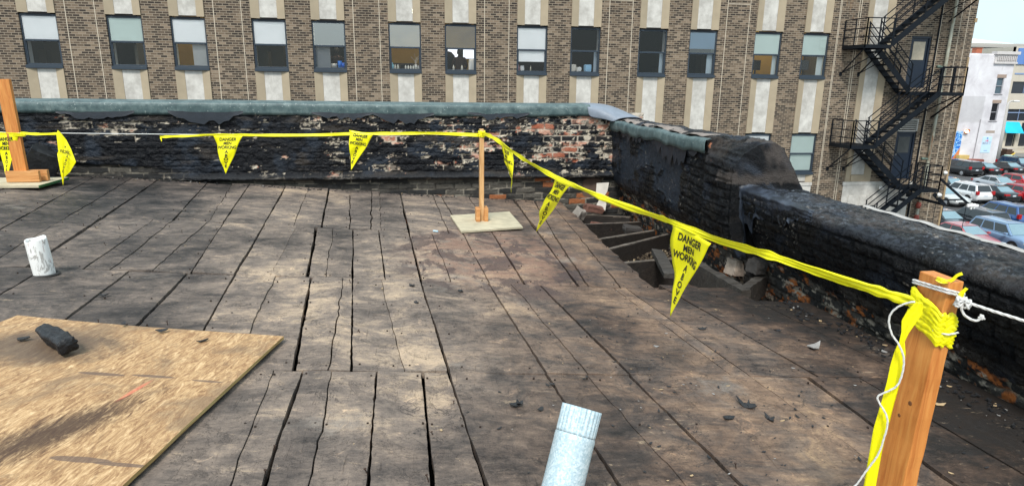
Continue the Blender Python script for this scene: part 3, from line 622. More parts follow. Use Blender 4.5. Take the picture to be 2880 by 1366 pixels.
# white stub pipe
pb=(-2.087,3.78); e=empty('vent_pipe',(pb[0],pb[1],deck(*pb)),0,'short white stub of vent pipe with flaking paint poking through the roof boards','pipe')
m=MB(); lathe(m,(0,0,0),[(.052,-.08),(.052,0),(.053,.08),(.052,.203),(.0505,.209),(.045,.209),(.044,.19),(.044,-.05)],40); o=m.build('pipe_shell',M['whitepipe'],e,smooth=True); o.rotation_euler=(R(5),R(-2),0)
for v in o.data.vertices:
    if v.co.z>.19: v.co.z+=.006*math.sin(v.co.x*60)+.012*v.co.y
m=MB(); lathe(m,(.01,0,.001),[(.066,0.0),(.060,.004),(.054,.006),(.05,-.02)],22); o=m.build('tar_collar',plain('old_roof_tar',(.015,.014,.014),.6,0,.3,20,.7),e,smooth=True)
# galvanised pipe with crimped end
axp=Vector((.150,.19,.40)).normalized(); top=atY(1637,1146,1.40); bot=top-axp*.75
e=empty('flue_pipe',bot,0,'leaning galvanised steel flue pipe with a crimped end in the foreground','pipe')
m=MB(); prof=[(.050,0),(.050,.665),(.0503,.668),(.0506,.674),(.0502,.680),(.0495,.684)]; lathe(m,(0,0,0),prof,96,axis=axp)
m.build('pipe_body',M['galv'],e,smooth=True)
A=Vector((0,0,1)).rotation_difference(axp).to_matrix(); m=MB(); n=200; vs=[];fs=[]
for z,am in ((.684,0),(.690,.5),(.742,1),(.750,1)):
    for k in range(n):
        a=2*math.pi*k/n; r=.0488+.0014*am*math.copysign(abs(math.sin(a*25))**.6,math.sin(a*25)); vs.append(A@Vector((r*math.cos(a),r*math.sin(a),z)))
for i in range(3):
    for k in range(n): fs.append((i*n+k,i*n+(k+1)%n,(i+1)*n+(k+1)%n,(i+1)*n+k))
m.add(vs,fs); o=m.build('crimped_collar',M['galv'],e,smooth=True); s=o.modifiers.new('s','SOLIDIFY'); s.thickness=.0006
m=MB(); side=A@Vector((.0503,0,0)); vd=(-top).normalized(); 
sd_=(vd-axp*vd.dot(axp)).normalized(); q=sd_.cross(axp).normalized(); sdir=(sd_*.93+q*-.10).normalized()*.0505
m.beam(sdir,sdir+axp*.745,.003,.002,up=sdir); m.build('lock_seam',M['galv'],e)
# ------------------------------------------------------------------ warning line stands
def bb(m,x0,x1,y0,y1,z0,z1,mi=None): m.box(x0,x1,y0,y1,z0,z1,mi); return m
Pc=(.598,6.06); zc=deck(*Pc); E=empty('barrier_stand',(Pc[0],Pc[1],zc),0,'timber post on a pale plywood base in the middle of the roof','post stand','timber stands holding the warning line')
m=MB(); bb(m,-.020,.020,-.0445,.0445,.018,.895); m.build('post',M['postpale'],E,bevel=.002)
m=MB(); bb(m,-.060,-.0215,-.10,.03,.019,.150); m.build('block',M['block'],E,bevel=.002)
m=MB(); bb(m,.0215,.060,-.06,.09,.019,.150); m.build('block',M['block'],E,bevel=.002)
m=MB(); c4=[(-.235,-.585),(.37,-.285),(.355,.60),(-.29,.20)]; cz=[.0,.012,.05,.004]
def bslab(m,c4,cz,t,off):
    vs=[(x,y,deck(x+off[0],y+off[1])-deck(*off)+z) for (x,y),z in zip(c4,cz)]; vs+=[(a,b,c+t) for a,b,c in vs]
    m.add(vs,[(3,2,1,0),(4,5,6,7)]+[(i,(i+1)%4,4+(i+1)%4,4+i) for i in range(4)])
bslab(m,[(-.235,-.585),(.36,-.30),(.355,.58),(-.29,.20)],[.003,.016,.012,.004],.016,Pc); m.build('base_board',M['board'],E)
Pl=(-3.80,6.80); zl=-1.012; E=empty('barrier_stand',(Pl[0],Pl[1],zl-.03),0,'wide timber post at the far left of the roof on a green-edged base','post stand','timber stands holding the warning line')
m=MB(); bb(m,-.057,.057,-.019,.019,.03,1.0); o=m.build('post',M['post'],E,bevel=.002); o.rotation_euler=(0,R(-1.2),0)
m=MB(); bb(m,-.115,.175,-.060,-.0215,.04,.145); m.build('block',M['block'],E,bevel=.002)
m=MB(); bb(m,-.075,.21,.0215,.060,.04,.145); m.build('block',M['block'],E,bevel=.002)
m=MB(); bb(m,-.50,.255,-.24,.30,.012,.034,0); m.build('base_board',M['board'],E)
m=MB(); bb(m,.2555,.263,-.24,.30,.010,.031); m.build('green_edge',M['greenedge'],E)
for v in E.children[-1].data.vertices: v.co.z-=.0
Pn=(1.196,1.262); zn=deck(*Pn); topn=-.425
E=empty('barrier_stand',(Pn[0],Pn[1],zn),0,'nearest orange timber post, wound with yellow tape and white rope at its top','post stand','timber stands holding the warning line')
ht=topn-zn
m=MB(); n=24; vs=[];fs=[]
for i in range(n+1):
    z=ht*i/n; dx=-.035*(1-i/n); 
    for (x,y) in ((-.019,-.0445),(.019,-.0445),(.019,.0445),(-.019,.0445)): vs.append((x+dx+.0008*math.sin(i*1.7),y+.0008*math.sin(i*2.1),z))
for i in range(n):
    for k in range(4): fs.append((i*4+k,i*4+(k+1)%4,i*4+4+(k+1)%4,i*4+4+k))
fs+=[(3,2,1,0),(n*4,n*4+1,n*4+2,n*4+3)]; m.add(vs,fs); m.build('post',M['post'],E,bevel=.0025)
def knots():
    m=MB()
    for (yy,zz,s) in ((-.012,.50,1),(.012,.455,.8)):
        lathe(m,(-.0218-.035*(1-zz/ht)+.0025,yy,zz),[(.0,.0008),(.004*s,.0009),(.0055*s,.0004),(.006*s,0)],14,axis=(-1,0,0))
    m.build('knot',plain('dark_knot',(.16,.06,.02),.6),E,smooth=True)
knots()
m=MB(); bb(m,-.32,.28,-.30,.30,.004,.020); m.build('base_board',M['board'],E)
m=MB(); bb(m,-.098,-.060,-.07,.07,.021,.11); m.build('block',M['block'],E,bevel=.002)
m=MB(); bb(m,-.0,.038,-.07,.07,.021,.11); m.build('block',M['block'],E,bevel=.002)
# ------------------------------------------------------------------ pennant tape
A3=Vector((Pc[0],Pc[1]-.05,0)); B3=Vector((Pn[0]-.025,Pn[1]-.03,0)); L3=Vector((-3.80,6.775,0)); L3b=Vector((Pc[0],Pc[1],0))
def onp(x,y,P,Q):
    d=ray(x,y); n=Vector((-(Q-P).y,(Q-P).x,0)); return d*(P.dot(n)/d.dot(n))
PA=(L3,L3b); PB=(A3,B3)
def spline(pts,n):
    out=[]; P=[pts[0]]+pts+[pts[-1]]
    for i in range(1,len(P)-2):
        for k in range(n):
            t=k/n; a,b,c,d=P[i-1],P[i],P[i+1],P[i+2]
            out.append(.5*((2*b)+(c-a)*t+(2*a-5*b+4*c-d)*t*t+(3*b-3*c+d-a)*t*t*t))
    out.append(pts[-1]); return out
def ribbon(name,pts,hw,parent,mat,seed=0,n=14,fold=.004,twist=.5,wv=.25):
    sp=spline(pts,n); N=len(sp); K=7; P=np.zeros((N,K,3))
    for i,p in enumerate(sp):
        t=(sp[min(i+1,N-1)]-sp[max(i-1,0)]).normalized(); up=Vector((0,0,1)); up=(up-t*up.dot(t)).normalized()
        if abs(t.z)>.9: up=(Vector((-.72,.69,0))-t*t.dot(Vector((-.72,.69,0)))).normalized()
        nr=t.cross(up); a=twist*(float(vn(np.array(i*.09+seed),np.array(seed)))-.5)*2; u2=up*math.cos(a)+nr*math.sin(a); n2=t.cross(u2)
        h=(hw[0]+(hw[1]-hw[0])*i/(N-1))*(1+wv*(float(vn(np.array(i*.23+seed),np.array(seed+4)))-.5)*2)
        for k in range(K):
            f=k/(K-1)*2-1; q=p+u2*h*f+n2*(fold*math.sin(k*2.3+i*.05+seed)+fold*.6*(float(vn(np.array(i*.4),np.array(k*1.1)))-.5)); P[i,k]=tuple(q-parent.location)
    o=grid_mesh(name,P,mat,parent); s=o.modifiers.new('s','SOLIDIFY'); s.thickness=.0012; return o
# ---- lettering
def text_mesh(s,size):
    cu=bpy.data.curves.new('t','FONT'); cu.body=s; cu.size=size; cu.align_x='CENTER'; cu.offset=size*.03
    ob=bpy.data.objects.new('t',cu); col.objects.link(ob); dg=bpy.context.evaluated_depsgraph_get(); dg.update()
    me=bpy.data.meshes.new_from_object(ob.evaluated_get(dg)); v=[tuple(x.co) for x in me.vertices]; f=[tuple(p.vertices) for p in me.polygons]
    bpy.data.objects.remove(ob); bpy.data.meshes.remove(me); return v,f
LINES=[('DANGER',.050,.115,.66),('MEN',.155,.105,.66),('WORKING',.255,.115,.60)]+[(ch,.375+.095*i,.105,.8) for i,ch in enumerate('ABOVE')]
TM={}
for s,y,sz,cx in LINES: TM[s]=text_mesh(s,1.0)
def pennant(parent,TL,TR,tip,seed,amp=.012,lines=LINES,nz=1,poly=None,scale=1.0,skew=0,shift=0,fold=None):
    TL,TR,tip=Vector(TL),Vector(TR),Vector(tip); wv=TR-TL; nrm=wv.cross(tip-TL).normalized()
    if nrm.dot(-TL)<0: nrm=-nrm
    def f(a,v,off=0):
        # a in -.5..+.5 (of the full top width), v in 0..1 downwards
        p=TL+wv*(a+.5)+(tip-(TL+TR)/2)*v
        w=amp*(math.sin(a*7+seed)*.6+math.sin(v*6+seed*1.7+a*4)*.7+math.sin((a+v)*15+seed*2.3)*.22)*min(1,v*3+.15)
        if fold: w+=fold*max(0,a-.02)*(1 if v<.7 else .5)
        return p+nrm*(w+off)
    m=MB(); n=22; vs=[];fs=[]
    for i in range(n+1):
        v=i/n; wd=max(.015,1-v)
        if 0<v: wd*=1+.05*math.sin(v*9+seed)
        for j in range(11): a=(j/10-.5)*wd; vs.append(f(a,v)-parent.location)
    for i in range(n):
        for j in range(10): fs.append((i*11+j,i*11+j+1,(i+1)*11+j+1,(i+1)*11+j))
    m.add(vs,fs); pe=m.build('pennant',M['yellow'],parent,smooth=True); s=pe.modifiers.new('s','SOLIDIFY'); s.thickness=.0006; s.offset=-nz
    W=1.0; Hh=(tip-(TL+TR)/2).length; Wd=wv.length; asp=Hh/Wd
    ml=MB()
    for s,y,sz,cx in lines:
        v,fc=TM[s] if s in TM else TM.setdefault(s,text_mesh(s,1.0)); sz_=sz*scale
        q=[]
        for (x,yy,z) in v:
            X=x*sz_*cx*1.5*min(asp,1.25)+shift+skew*(y); Y=y+sz_*.72-yy*sz_; q.append(f(X,Y,.0022)-parent.location)
        ml.add(q,fc)
    lt=ml.build('lettering',M['ink'],pe,recalc=False)
    return pe
# left tape piece
T=lambda pts,pl: [onp(x,y,*pl) for x,y in pts]
E=empty('pennant_tape',onp(28,376,*PA),0,'short yellow warning tape piece across the left post, its last pennant hanging folded','warning tape')
ribbon('tape_band',[Vector((-6.3,7.24,-.42))]+T([(0,375.5),(60,375),(110,377),(166,376)],PA),(.015,.011),E,M['yellow'],1,wv=.15)
pennant(E,onp(-20,380,*PA),onp(50,378,*PA),onp(22,504,*PA),1.2,.010)
def kite():
    pts=T([(163,366),(172,372),(185,392),(201,420),(216,455),(196,484),(182,498),(180,520),(176,518),(174,499),(167,455),(160,433),(165,425),(161,378)],PA)
    m=MB(); c=onp(180,435,*PA)+Vector((0,-.02,0)); vs=[c]+[p+Vector((0,-.006-.012*math.sin(i*2.1),0)) for i,p in enumerate(pts)]; n=len(pts)
    m.add([v-E.location for v in vs],[(0,1+(i+1)%n,1+i) for i in range(n)]); pe=m.build('pennant',M['yellow'],E); s=pe.modifiers.new('s','SOLIDIFY'); s.thickness=.001
    ml=MB(); px=270.
    def put(s,x,y,h,rot,wid=.8):
        if s not in TM: TM[s]=text_mesh(s,1.0)
        v,f=TM[s]; q=[]
        for a,b,_ in v:
            X=a*h*wid;Y=-b*h+h*.36; q.append(onp(x+X*math.cos(rot)-Y*math.sin(rot),y+X*math.sin(rot)+Y*math.cos(rot),*PA)+Vector((0,-.034,0))-E.location)
        ml.add(q,f)
    put('WOR',185,425,12,.22); put('K',198.5,428.5,12,.25,.7); put('M',189,412,9,.25,.6)
    for i,ch in enumerate('ABOVE'): put(ch,194-i*2.9,439+i*10.2,10.5,.22)
    ml.build('lettering',M['ink'],pe,recalc=False)
kite()
E=empty('pennant_tape',onp(900,376,*PA),0,'yellow warning tape with two pennants strung along the back wall to the middle post','warning tape')
ribbon('tape_band',T([(451,386),(470,384.5),(560,381),(640,380),(760,381),(900,380),(982,377),(1100,376),(1220,375),(1345,380)],PA),(.011,.014),E,M['yellow'],2)
ribbon('tape_tail',T([(452,386),(454,392),(455,398)],PA),(.009,.004),E,M['yellow'],3)
pennant(E,onp(600,382,*PA),onp(683,382,*PA),onp(634,489,*PA),2.9,.014)
pennant(E,onp(982,366,*PA),onp(1052,378,*PA),onp(987,478,*PA),4.1,.014,skew=-.05)
E=empty('pennant_tape',onp(1740,580,*PB),0,'yellow warning tape with three pennants running from the middle post to the nearest post','warning tape')
tp3=[(1352,374),(1380,384),(1412,404),(1450,432),(1500,463),(1562,498),(1620,524),(1680,550),(1760,581),(1850,611),(1900,629),(2010,672),(2120,704),(2220,736),(2350,780),(2450,812),(2530,838),(2580,852)]
ribbon('tape_band',T(tp3,PB),(.016,.0105),E,M['yellow'],5,wv=.3)
pennant(E,onp(1409,408,*PB),onp(1433,424,*PB)+Vector((.02,-.02,0)),onp(1441,542,*PB),.4,.02)
pennant(E,onp(1562,499,*PB),onp(1607,520,*PB),onp(1504,651,*PB),3.3,.015)
def near_pennant():
    # traced outline of the largest pennant, folded once down its middle
    pe=pennant(E,onp(1893,629,*PB),onp(2010,684,*PB),onp(1887,888,*PB),5.2,.010,fold=.03)
near_pennant()
# wraps round the middle post and the nearest post
def wrap(name,parent,c,hx,hy,z0,z1,slant,rows,mat,amp,seed,lean=0):
    K=72; P=np.zeros((K,rows,3))
    for k in range(K):
        a=2*math.pi*k/K; q=8; den=(abs(math.cos(a))**q+abs(math.sin(a))**q)**(1/q); ux,uy=math.cos(a)/den,math.sin(a)/den
        for r in range(rows):
            f=r/(rows-1); z=z0+(z1-z0)*f+slant[0]*ux+slant[1]*uy+.006*(float(vn(np.array(k*.35+seed),np.array(r*.0+seed)))-.5)*2
            o=amp*(.35+.65*abs(math.sin(r*1.1+3*float(vn(np.array(k*.16+seed),np.array(r*.25)))))) + amp*.7*float(vn(np.array(k*.9),np.array(r*.8+seed)))
            if r in(0,rows-1): o*=.3
            P[k,r]=(c[0]+ux*(hx+o)+lean*f*0,c[1]+uy*(hy+o),z)
    P2=np.vstack([P,P[:1]]); o=grid_mesh(name,P2,mat,parent); return o
wrap('tape_knot',E,tuple(Vector((Pc[0],Pc[1],0))-E.location),.021,.046,zc+.822-E.location.z,zc+.882-E.location.z,(.0,.0),12,M['yellow'],.008,1)
wrap('tape_knot',E,tuple(Vector((Pn[0]-.006,Pn[1],0))-E.location),.0195,.045,topn-.140-E.location.z,topn-.058-E.location.z,(-.004,.018),22,M['yellow'],.006,2)
tl=[(2578,852),(2566,880),(2556,905),(2548,950),(2536,1000),(2520,1060),(2505,1110),(2488,1160),(2476,1200),(2466,1260),(2458,1320),(2448,1385),(2444,1420)]
PT=(B3+Vector((-.045,.01,0)),B3+Vector((-.045,.01,0))+Vector((.72,-.69,0)))
def ribbon2(pts_w,name,parent,mat):
    P=np.zeros((len(pts_w)*8-7,7,3)); sp=spline([onp(x,y,*PT) for x,y,_ in pts_w],8); ws=np.interp(np.arange(len(sp))/8.,np.arange(len(pts_w)),[q[2] for q in pts_w])
    side=Vector((.72,-.69,0))
    for i,p in enumerate(sp):
        for k in range(7):
            f=k/6*2-1; q=p+side*f*ws[i]+Vector((-.69,-.72,0))*(.003*math.sin(k*2.4+i*.04)); P[i,k]=tuple(q-parent.location)
    o=grid_mesh(name,P,mat,parent); s=o.modifiers.new('s','SOLIDIFY'); s.thickness=.001
ribbon2([(2585,850,.006),(2572,878,.015),(2556,905,.014),(2546,935,.007),(2538,960,.005),(2532,990,.011),(2524,1030,.014),(2512,1080,.013),(2498,1130,.013),(2484,1180,.014),(2474,1215,.014),(2463,1270,.013),(2452,1330,.013),(2440,1400,.013),(2432,1460,.013)],'tape_tail',E,M['yellow'])
def nub(pts,name='tape_end'):
    ribbon(name,[onp(x,y,B3+Vector((.0,.0,0)),B3+Vector((.72,-.69,0))) for x,y in pts],(.005,.003),E,M['yellow'],8,n=6)
nub([(2634,782),(2655,790),(2675,788),(2692,774),(2706,768)]); nub([(2698,838),(2706,822),(2718,810)])
# ropes
def rope(m,pts,r,n=10,tw=0): m.tube(spline(pts,n),r,8); return m
E=empty('guide_string',onp(300,377,*PA),0,'thin white string stretched between the posts along the back wall','string')
m=MB(); rope(m,[Vector((-6.3,7.24,-.425))-E.location]+[p+Vector((0,.014,0))-E.location for p in T([(28,374),(166,375),(300,376.5),(453,378),(700,380),(1000,377),(1350,378)],PA)],.0035); m.build('string',M['rope'],E,smooth=True)
Pq=B3; PR=(B3+Vector((.0,-.022,0)),B3+Vector((.0,-.022,0))+Vector((.72,-.69,0)))
Z5=lambda x,y:(2440+x/5.555,740+y/5.555)
E=empty('white_rope',onp(2700,842,*PR),0,'white twisted rope knotted round the top of the nearest post','rope')
def twisted(m,pts,r,n=10):
    sp=spline(pts,n); 
    for ph in (0,math.pi/1.5,math.pi/.75):
        q=[]; s=0; nr=None
        for i,p in enumerate(sp):
            t=(sp[min(i+1,len(sp)-1)]-sp[max(i-1,0)]).normalized()
            if nr is None: nr=t.orthogonal().normalized()
            nr=(nr-t*nr.dot(t)).normalized(); b=t.cross(nr)
            if i: s+=(sp[i]-sp[i-1]).length
            a=ph+s/(.0042)*1.1*.5; q.append(p+(nr*math.cos(a)+b*math.sin(a))*r*.5)
        m.tube(q,r*.62,6)
def zr(pts): return [onp(*Z5(x,y),*PR)-E.location for x,y in pts]
m=MB(); twisted(m,zr([(1385,545),(1440,590),(1500,610),(1560,625),(1640,640),(1750,675),(1900,725),(2100,790),(2300,850),(2500,915),(2900,1030)]),.0032); m.build('rope_run',M['rope'],E,smooth=True)
m=MB(); twisted(m,zr([(1480,640),(1470,700),(1490,770),(1540,830),(1610,870),(1680,895),(1730,885),(1760,850)]),.0028,14); m.build('rope_end',M['rope'],E,smooth=True)
m=MB()
for k in range(7): m.tube([onp(*Z5(1755,855),*PR)-E.location, onp(*Z5(1755+[60,85,20,-25,45,70,-10][k],855+[-45,15,-60,-20,25,-15,20][k]),*PR)-E.location],.0022,5)
m.build('frayed_knot',M['rope'],E,smooth=True)
m=MB(); hx,hy=.0235,.049; cx_,cy_=Pn[0]-.003,Pn[1]
for dz in (0,-.0062):
    pts=[Vector((cx_+sx*hx,cy_+sy*hy,topn-.026+dz-.006*sx-.004*sy))-E.location for sx,sy in ((1,-1),(.2,-1.06),(-1,-1),(-1.06,0),(-1,1),(0,1.06),(1,1),(1.06,0),(1,-1))]
    twisted(m,pts,.0028,7)
m.build('rope_ring',M['rope'],E,smooth=True)
m=MB()
kc=onp(*Z5(1440,600),*PR)-E.location
for k in range(5):
    a=k*1.3; pts=[kc+Vector((.010*math.cos(t+a)*(1+.3*k%2)+.002*k,.008*math.sin(t*1.3+a),.009*math.sin(t+a*2))) for t in np.linspace(0,5.2,12)]; m.tube(pts,.0028,6)
kc=onp(*Z5(1570,640),*PR)-E.location
for k in range(3):
    a=k*2.1; pts=[kc+Vector((.006*math.cos(t+a),.006*math.sin(t*1.2+a),.009*math.sin(t+a*2))) for t in np.linspace(0,5.5,12)]; m.tube(pts,.0026,6)
m.build('knot',M['rope'],E,smooth=True)
C6=lambda x,y:(2200+x/1.835,700+y/1.835)
def zt(pts): return [onp(*C6(x,y),*PT)+Vector((-.012,-.012,0))-E.location for x,y in pts]
m=MB(); twisted(m,zt([(690,262),(650,268),(600,290),(565,325),(556,370),(572,430),(600,470),(622,515),(632,552),(630,600),(618,650),(598,690),(560,715),(515,735),(497,752),(510,785),(535,825),(548,865),(545,910),(530,960),(515,1010),(490,1060),(460,1100),(430,1140),(395,1190),(360,1225),(330,1270),(310,1320)]),.0022,12); m.build('rope_tail',M['rope'],E,smooth=True)
m=MB(); twisted(m,[Vector((cx_-.027,cy_-.035,topn-.118))-E.location,Vector((cx_-.010,cy_-.056,topn-.121))-E.location,Vector((cx_+.022,cy_-.054,topn-.119))-E.location],.0022,8); m.build('rope_strand',M['rope'],E,smooth=True)
# ------------------------------------------------------------------ rubble, flakes, nails
M['flake']=plain('tar_flake',(.018,.018,.020),.5,0,.5,30,.4); M['flakegrey']=plain('pale_flake',(.30,.29,.28),.7,0,.3,30,.4); M['flaketan']=plain('wood_splinter',(.42,.30,.17),.8,0,.3,30)
def flake(m,x,y,s,r,mi=0,curl=.25,th=.1):
    n=r.randint(5,8); a0=r.uniform(0,6.28); el=r.uniform(1.4,2.8); vs=[]; z=deck(x,y)+.003
    for lay in (0,1):
        for k in range(n):
            a=2*math.pi*k/n; rad=s*r.uniform(.6,1.1) if lay==0 else None
            if lay==0:
                px=math.cos(a)*rad*el*.6; py=math.sin(a)*rad*.6; pz=curl*s*(px/s)**2*.6; vs.append((px,py,pz))
            else:
                q=vs[k]; vs.append((q[0],q[1],q[2]+s*th))
    vs=[(x+p[0]*math.cos(a0)-p[1]*math.sin(a0),y+p[0]*math.sin(a0)+p[1]*math.cos(a0),z+p[2]) for p in vs]
    m.add(vs,[tuple(range(n-1,-1,-1)),tuple(range(n,2*n))]+[(k,(k+1)%n,n+(k+1)%n,n+k) for k in range(n)],mi)
rr=random.Random(5); m=MB()
for i in range(900):
    if rr.random()<.65: x=rr.gauss(1.3,.55); y=rr.uniform(1.2,4.2)
    else: x=rr.uniform(-3.5,1.6); y=rr.uniform(1.3,7.5)
    if not(-4<x<2.5) or (x>1.5 and y>3.9) or (x<-.6 and y<3): continue
    flake(m,x,y,rr.choice((.002,.003,.004,.005,.009)),rr,rr.choice((0,0,0,0,0,0,0,0,1,2)))
for i in range(1500):
    if rr.random()<.5: y=rr.uniform(1.3,3.7); x=(2.52 if y<3.3 else 2.42)-abs(rr.gauss(0,.09))
    else: x=rr.uniform(-4.5,1.6); y=7.68-abs(rr.gauss(0,.07))
    if rr.random()<.4: continue
    flake(m,x,y,rr.choice((.003,.005,.008,.013)),rr,rr.choice((0,)*22+(1,2)),.3,.5)
tag(m.build('roof_debris',[M['flake'],M['flakegrey'],M['flaketan']]),'fine scattering of tar crumbs and grit over the roof boards','debris',None,'stuff')
def deckpt(x,y):
    d=ray(x,y); t=DA/(d.z-DB*d.x-DC*d.y); return d*t
FL=[(2290,978,.045,1,'largest pale curled roofing flake, near the right wall'),(2100,1145,.030,0,None),(2052,1178,.030,0,None),(2165,1182,.022,0,None),(1975,927,.024,0,None),(1845,976,.016,1,None),(1552,1082,.012,0,None),(1452,1140,.026,0,None),(1520,1153,.014,0,None),(1158,806,.022,0,None),(1170,853,.020,0,None),(1295,820,.02,0,None),(1655,1228,.014,0,None),(2640,1140,.02,2,'tan wood chip beside the foot of the nearest post'),(2405,1085,.008,1,None),(290,832,.03,0,None),(2110,1140,.02,0,None),(2185,932,.02,0,None)]
for i,(x,y,s,mi,lb) in enumerate(FL):
    p=deckpt(x,y); m=MB(); q=random.Random(i+40); flake(m,p.x,p.y,s,q,0,.5,.12); flake(m,p.x+s*.3,p.y+s*.2,s*.6,q,0,.8,.1)
    o=m.build('roofing_flake',[M['flake'],M['flakegrey'],M['flaketan']][mi]); 
    tag(o,lb or 'curled black roofing flake lying on the bare boards','flake','loose roofing flakes on the boards')
for (u,v,s) in ((-.52,-.06,.02),(-.30,-.13,.022),(-.98,-.27,.03),(-.72,-.02,.018),(-.8,-.33,.012)):
    p=ps.matrix_world@Vector((u,v,.022)); m=MB(); q=random.Random(int(u*100)); flake(m,p.x,p.y,s,q,0,.3,.12); dz=p.z-deck(p.x,p.y)-.002
    m.v=[(a,b,c+dz) for a,b,c in m.v]; tag(m.build('roofing_flake',M['flake']),'dark curled flake lying on the plywood sheet','flake','flakes on the plywood')
def zply(x,y): 
    d=ray(x,y); pm=ps.matrix_world; n=pm.to_3x3()@Vector((0,0,1)); o_=pm@Vector((0,0,.02)); return d*(o_.dot(n)/d.dot(n))
# blue and white marker stub
p=deckpt(1226,653); m=MB(); m.tube([p+Vector((-.022,.012,.010)),p+Vector((.018,-.012,.010))],.008,10); o=m.build('marker_stub',plain('pale_blue_plastic',(.45,.62,.75),.4)); tag(o,'small pale blue plastic stub lying on the boards left of the middle post','stub')
# nails
m=MB(); rr=random.Random(9)
for i,(x,y) in enumerate([(236,636),(270,642),(337,645),(297,690),(512,655),(707,668),(184,905),(278,912),(398,905),(472,914),(600,944),(860,900),(986,796),(1012,936),(1227,926),(1276,1135),(1217,1222),(1032,1330),(770,1266),(746,1332),(2070,1316),(1206,1354)]):
    p=deckpt(x,y)+Vector((0,0,.0)); h=rr.uniform(.010,.024); d=Vector((rr.uniform(-.3,.3),rr.uniform(-.2,.2),1))*h; m.tube([p,p+d],.0018,5); m.tube([p+d,p+d*1.08],.0045,7)
m.v=[tuple(Vector(v)-roof.location) for v in m.v]; o=m.build('protruding_nails',plain('rusty_nail',(.06,.035,.025),.7,.4),roof); 
m=MB(); rr=random.Random(12); nails=[]
for bi,(y0,y1,ls) in enumerate(BANDS):
    y=y0+.06
    while y<y1:
        for i in range(len(ls)-1):
            t_=(y-y0)/(y1-y0); xa=ls[i][0]+(ls[i][1]-ls[i][0])*t_; xb=ls[i+1][0]+(ls[i+1][1]-ls[i+1][0])*t_
            if xb-xa<.09: continue
            for f in (.14,.86):
                if rr.random()<.75:
                    x=xa+(xb-xa)*f+rr.uniform(-.01,.01); yy=y+rr.uniform(-.02,.02)
                    if -4.6<x<2.5: m.tube([(x,yy,deck(x,yy)-.004),(x+rr.uniform(-.001,.001),yy,deck(x,yy)+.0045)],.0042,7)
        y+=.41
m.v=[tuple(Vector(v)-roof.location) for v in m.v]; tag(m.build('nail_heads',plain('rusty_nail_head',(.035,.022,.016),.7,.3),roof),kind='stuff')
# bricks and rubble in the open corner
M['brickred']=plain('old_red_brick',(.16,.075,.055),.9,0,.5,14,.8); M['brickblk']=plain('sooted_brick',(.05,.045,.042),.9,0,.6,14,.8)
def chunk(x,y,z,sx,sy,sz,rx,ry,rz,mat,name,lab,cat,grp=None,seed=1):
    m=MB(); n=5; r=random.Random(seed); bm=bmesh.new(); bmesh.ops.create_cube(bm,size=1); bmesh.ops.subdivide_edges(bm,edges=bm.edges,cuts=6,use_grid_fill=True)
    for v in bm.verts:
        c=v.co; k=.5-.05*r.random(); c.x*=sx;c.y*=sy;c.z*=sz; f=(float(fbm(np.array(c.x*2.2/max(sx,.01)+seed+c.z*1.3/sz),np.array(c.y*2.2/sy+c.z*2.1/sz),seed,3))-.5)*.6; L_=Vector((c.x/sx,c.y/sy,c.z/sz)).length; c*=(1+f*.7)*(1-.16*max(0,L_-.5))
    me=bpy.data.meshes.new(name); bm.to_mesh(me); bm.free(); me.materials.append(mat); o=bpy.data.objects.new(name,me); col.objects.link(o); o.location=(x,y,z); o.rotation_euler=(rx,ry,rz)
    tag(o,lab,cat,grp); return o
chunk(2.06,7.28,-1.46,.23,.11,.075,.1,.2,.25,M['brickred'],'loose_brick','loose reddish brick lying at the corner of the open floor','brick','loose bricks in the roof opening',1)
chunk(1.82,7.02,-1.47,.10,.12,.14,.4,.3,.5,plain('lime_mortar_lump',(.28,.25,.22),.95,0,.4,12,.9),'mortar_lump','pale upright lump of broken masonry beside the loose reddish brick','rubble',None,2)
chunk(2.00,6.75,-1.55,.24,.10,.07,-.15,.1,-.35,M['brickred'],'loose_brick','second reddish brick, half sunk in the roof opening','brick','loose bricks in the roof opening',3)
chunk(2.30,6.55,-1.55,.20,.10,.07,.2,.1,.1,M['brickblk'],'loose_brick','sooty brick against the foot of the right wall','brick','loose bricks in the roof opening',4)
pw=ray(2070,750); pw=pw*(2.56/pw.x); chunk(pw.x,pw.y,pw.z,.12,.13,.13,.0,.1,.2,plain('whitened_stone',(.36,.29,.235),.9,0,.6,12,.9),'stone_block','whitened stone block bulging from the foot of the right wall','stone',None,5)
pw=ray(2128,748); pw=pw*(2.57/pw.x); chunk(pw.x,pw.y,pw.z,.10,.12,.11,.0,.1,.2,M['brickblk'],'stone_block','grey stone block beside the whitened stone at the foot of the right wall','stone',None,6)
# crumbly insulation in the bays
m=MB(); rr=random.Random(3)
for i in range(2000):
    x=rr.uniform(1.55,2.48); y=rr.choice((rr.uniform(5.32,5.77),rr.uniform(5.84,6.26))); z=deck(x,y)-.25+.09*float(fbm(np.array(x*5.),np.array(y*5.),4))+rr.uniform(0,.05); s=rr.uniform(.008,.026)
    a=Vector((rr.gauss(0,1),rr.gauss(0,1),rr.gauss(0,1))).normalized()*s; b=a.orthogonal().normalized()*s*rr.uniform(.3,.9); c=Vector((x,y,z)); m.add([c-a,c+b,c+a*.8,c-b*.7,c+a.cross(b).normalized()*s*.5],[(0,1,4),(1,2,4),(2,3,4),(3,0,4)],rr.choice((0,0,0,1,2)))
tag(m.build('loose_insulation',[plain('brown_insulation',(.10,.075,.05),.95,0,.5,30),plain('dark_insulation',(.04,.032,.026),.95),plain('pale_insulation',(.30,.24,.16),.95)]),'crumbled brown insulation lying between the joists of the roof opening','insulation',None,'stuff')
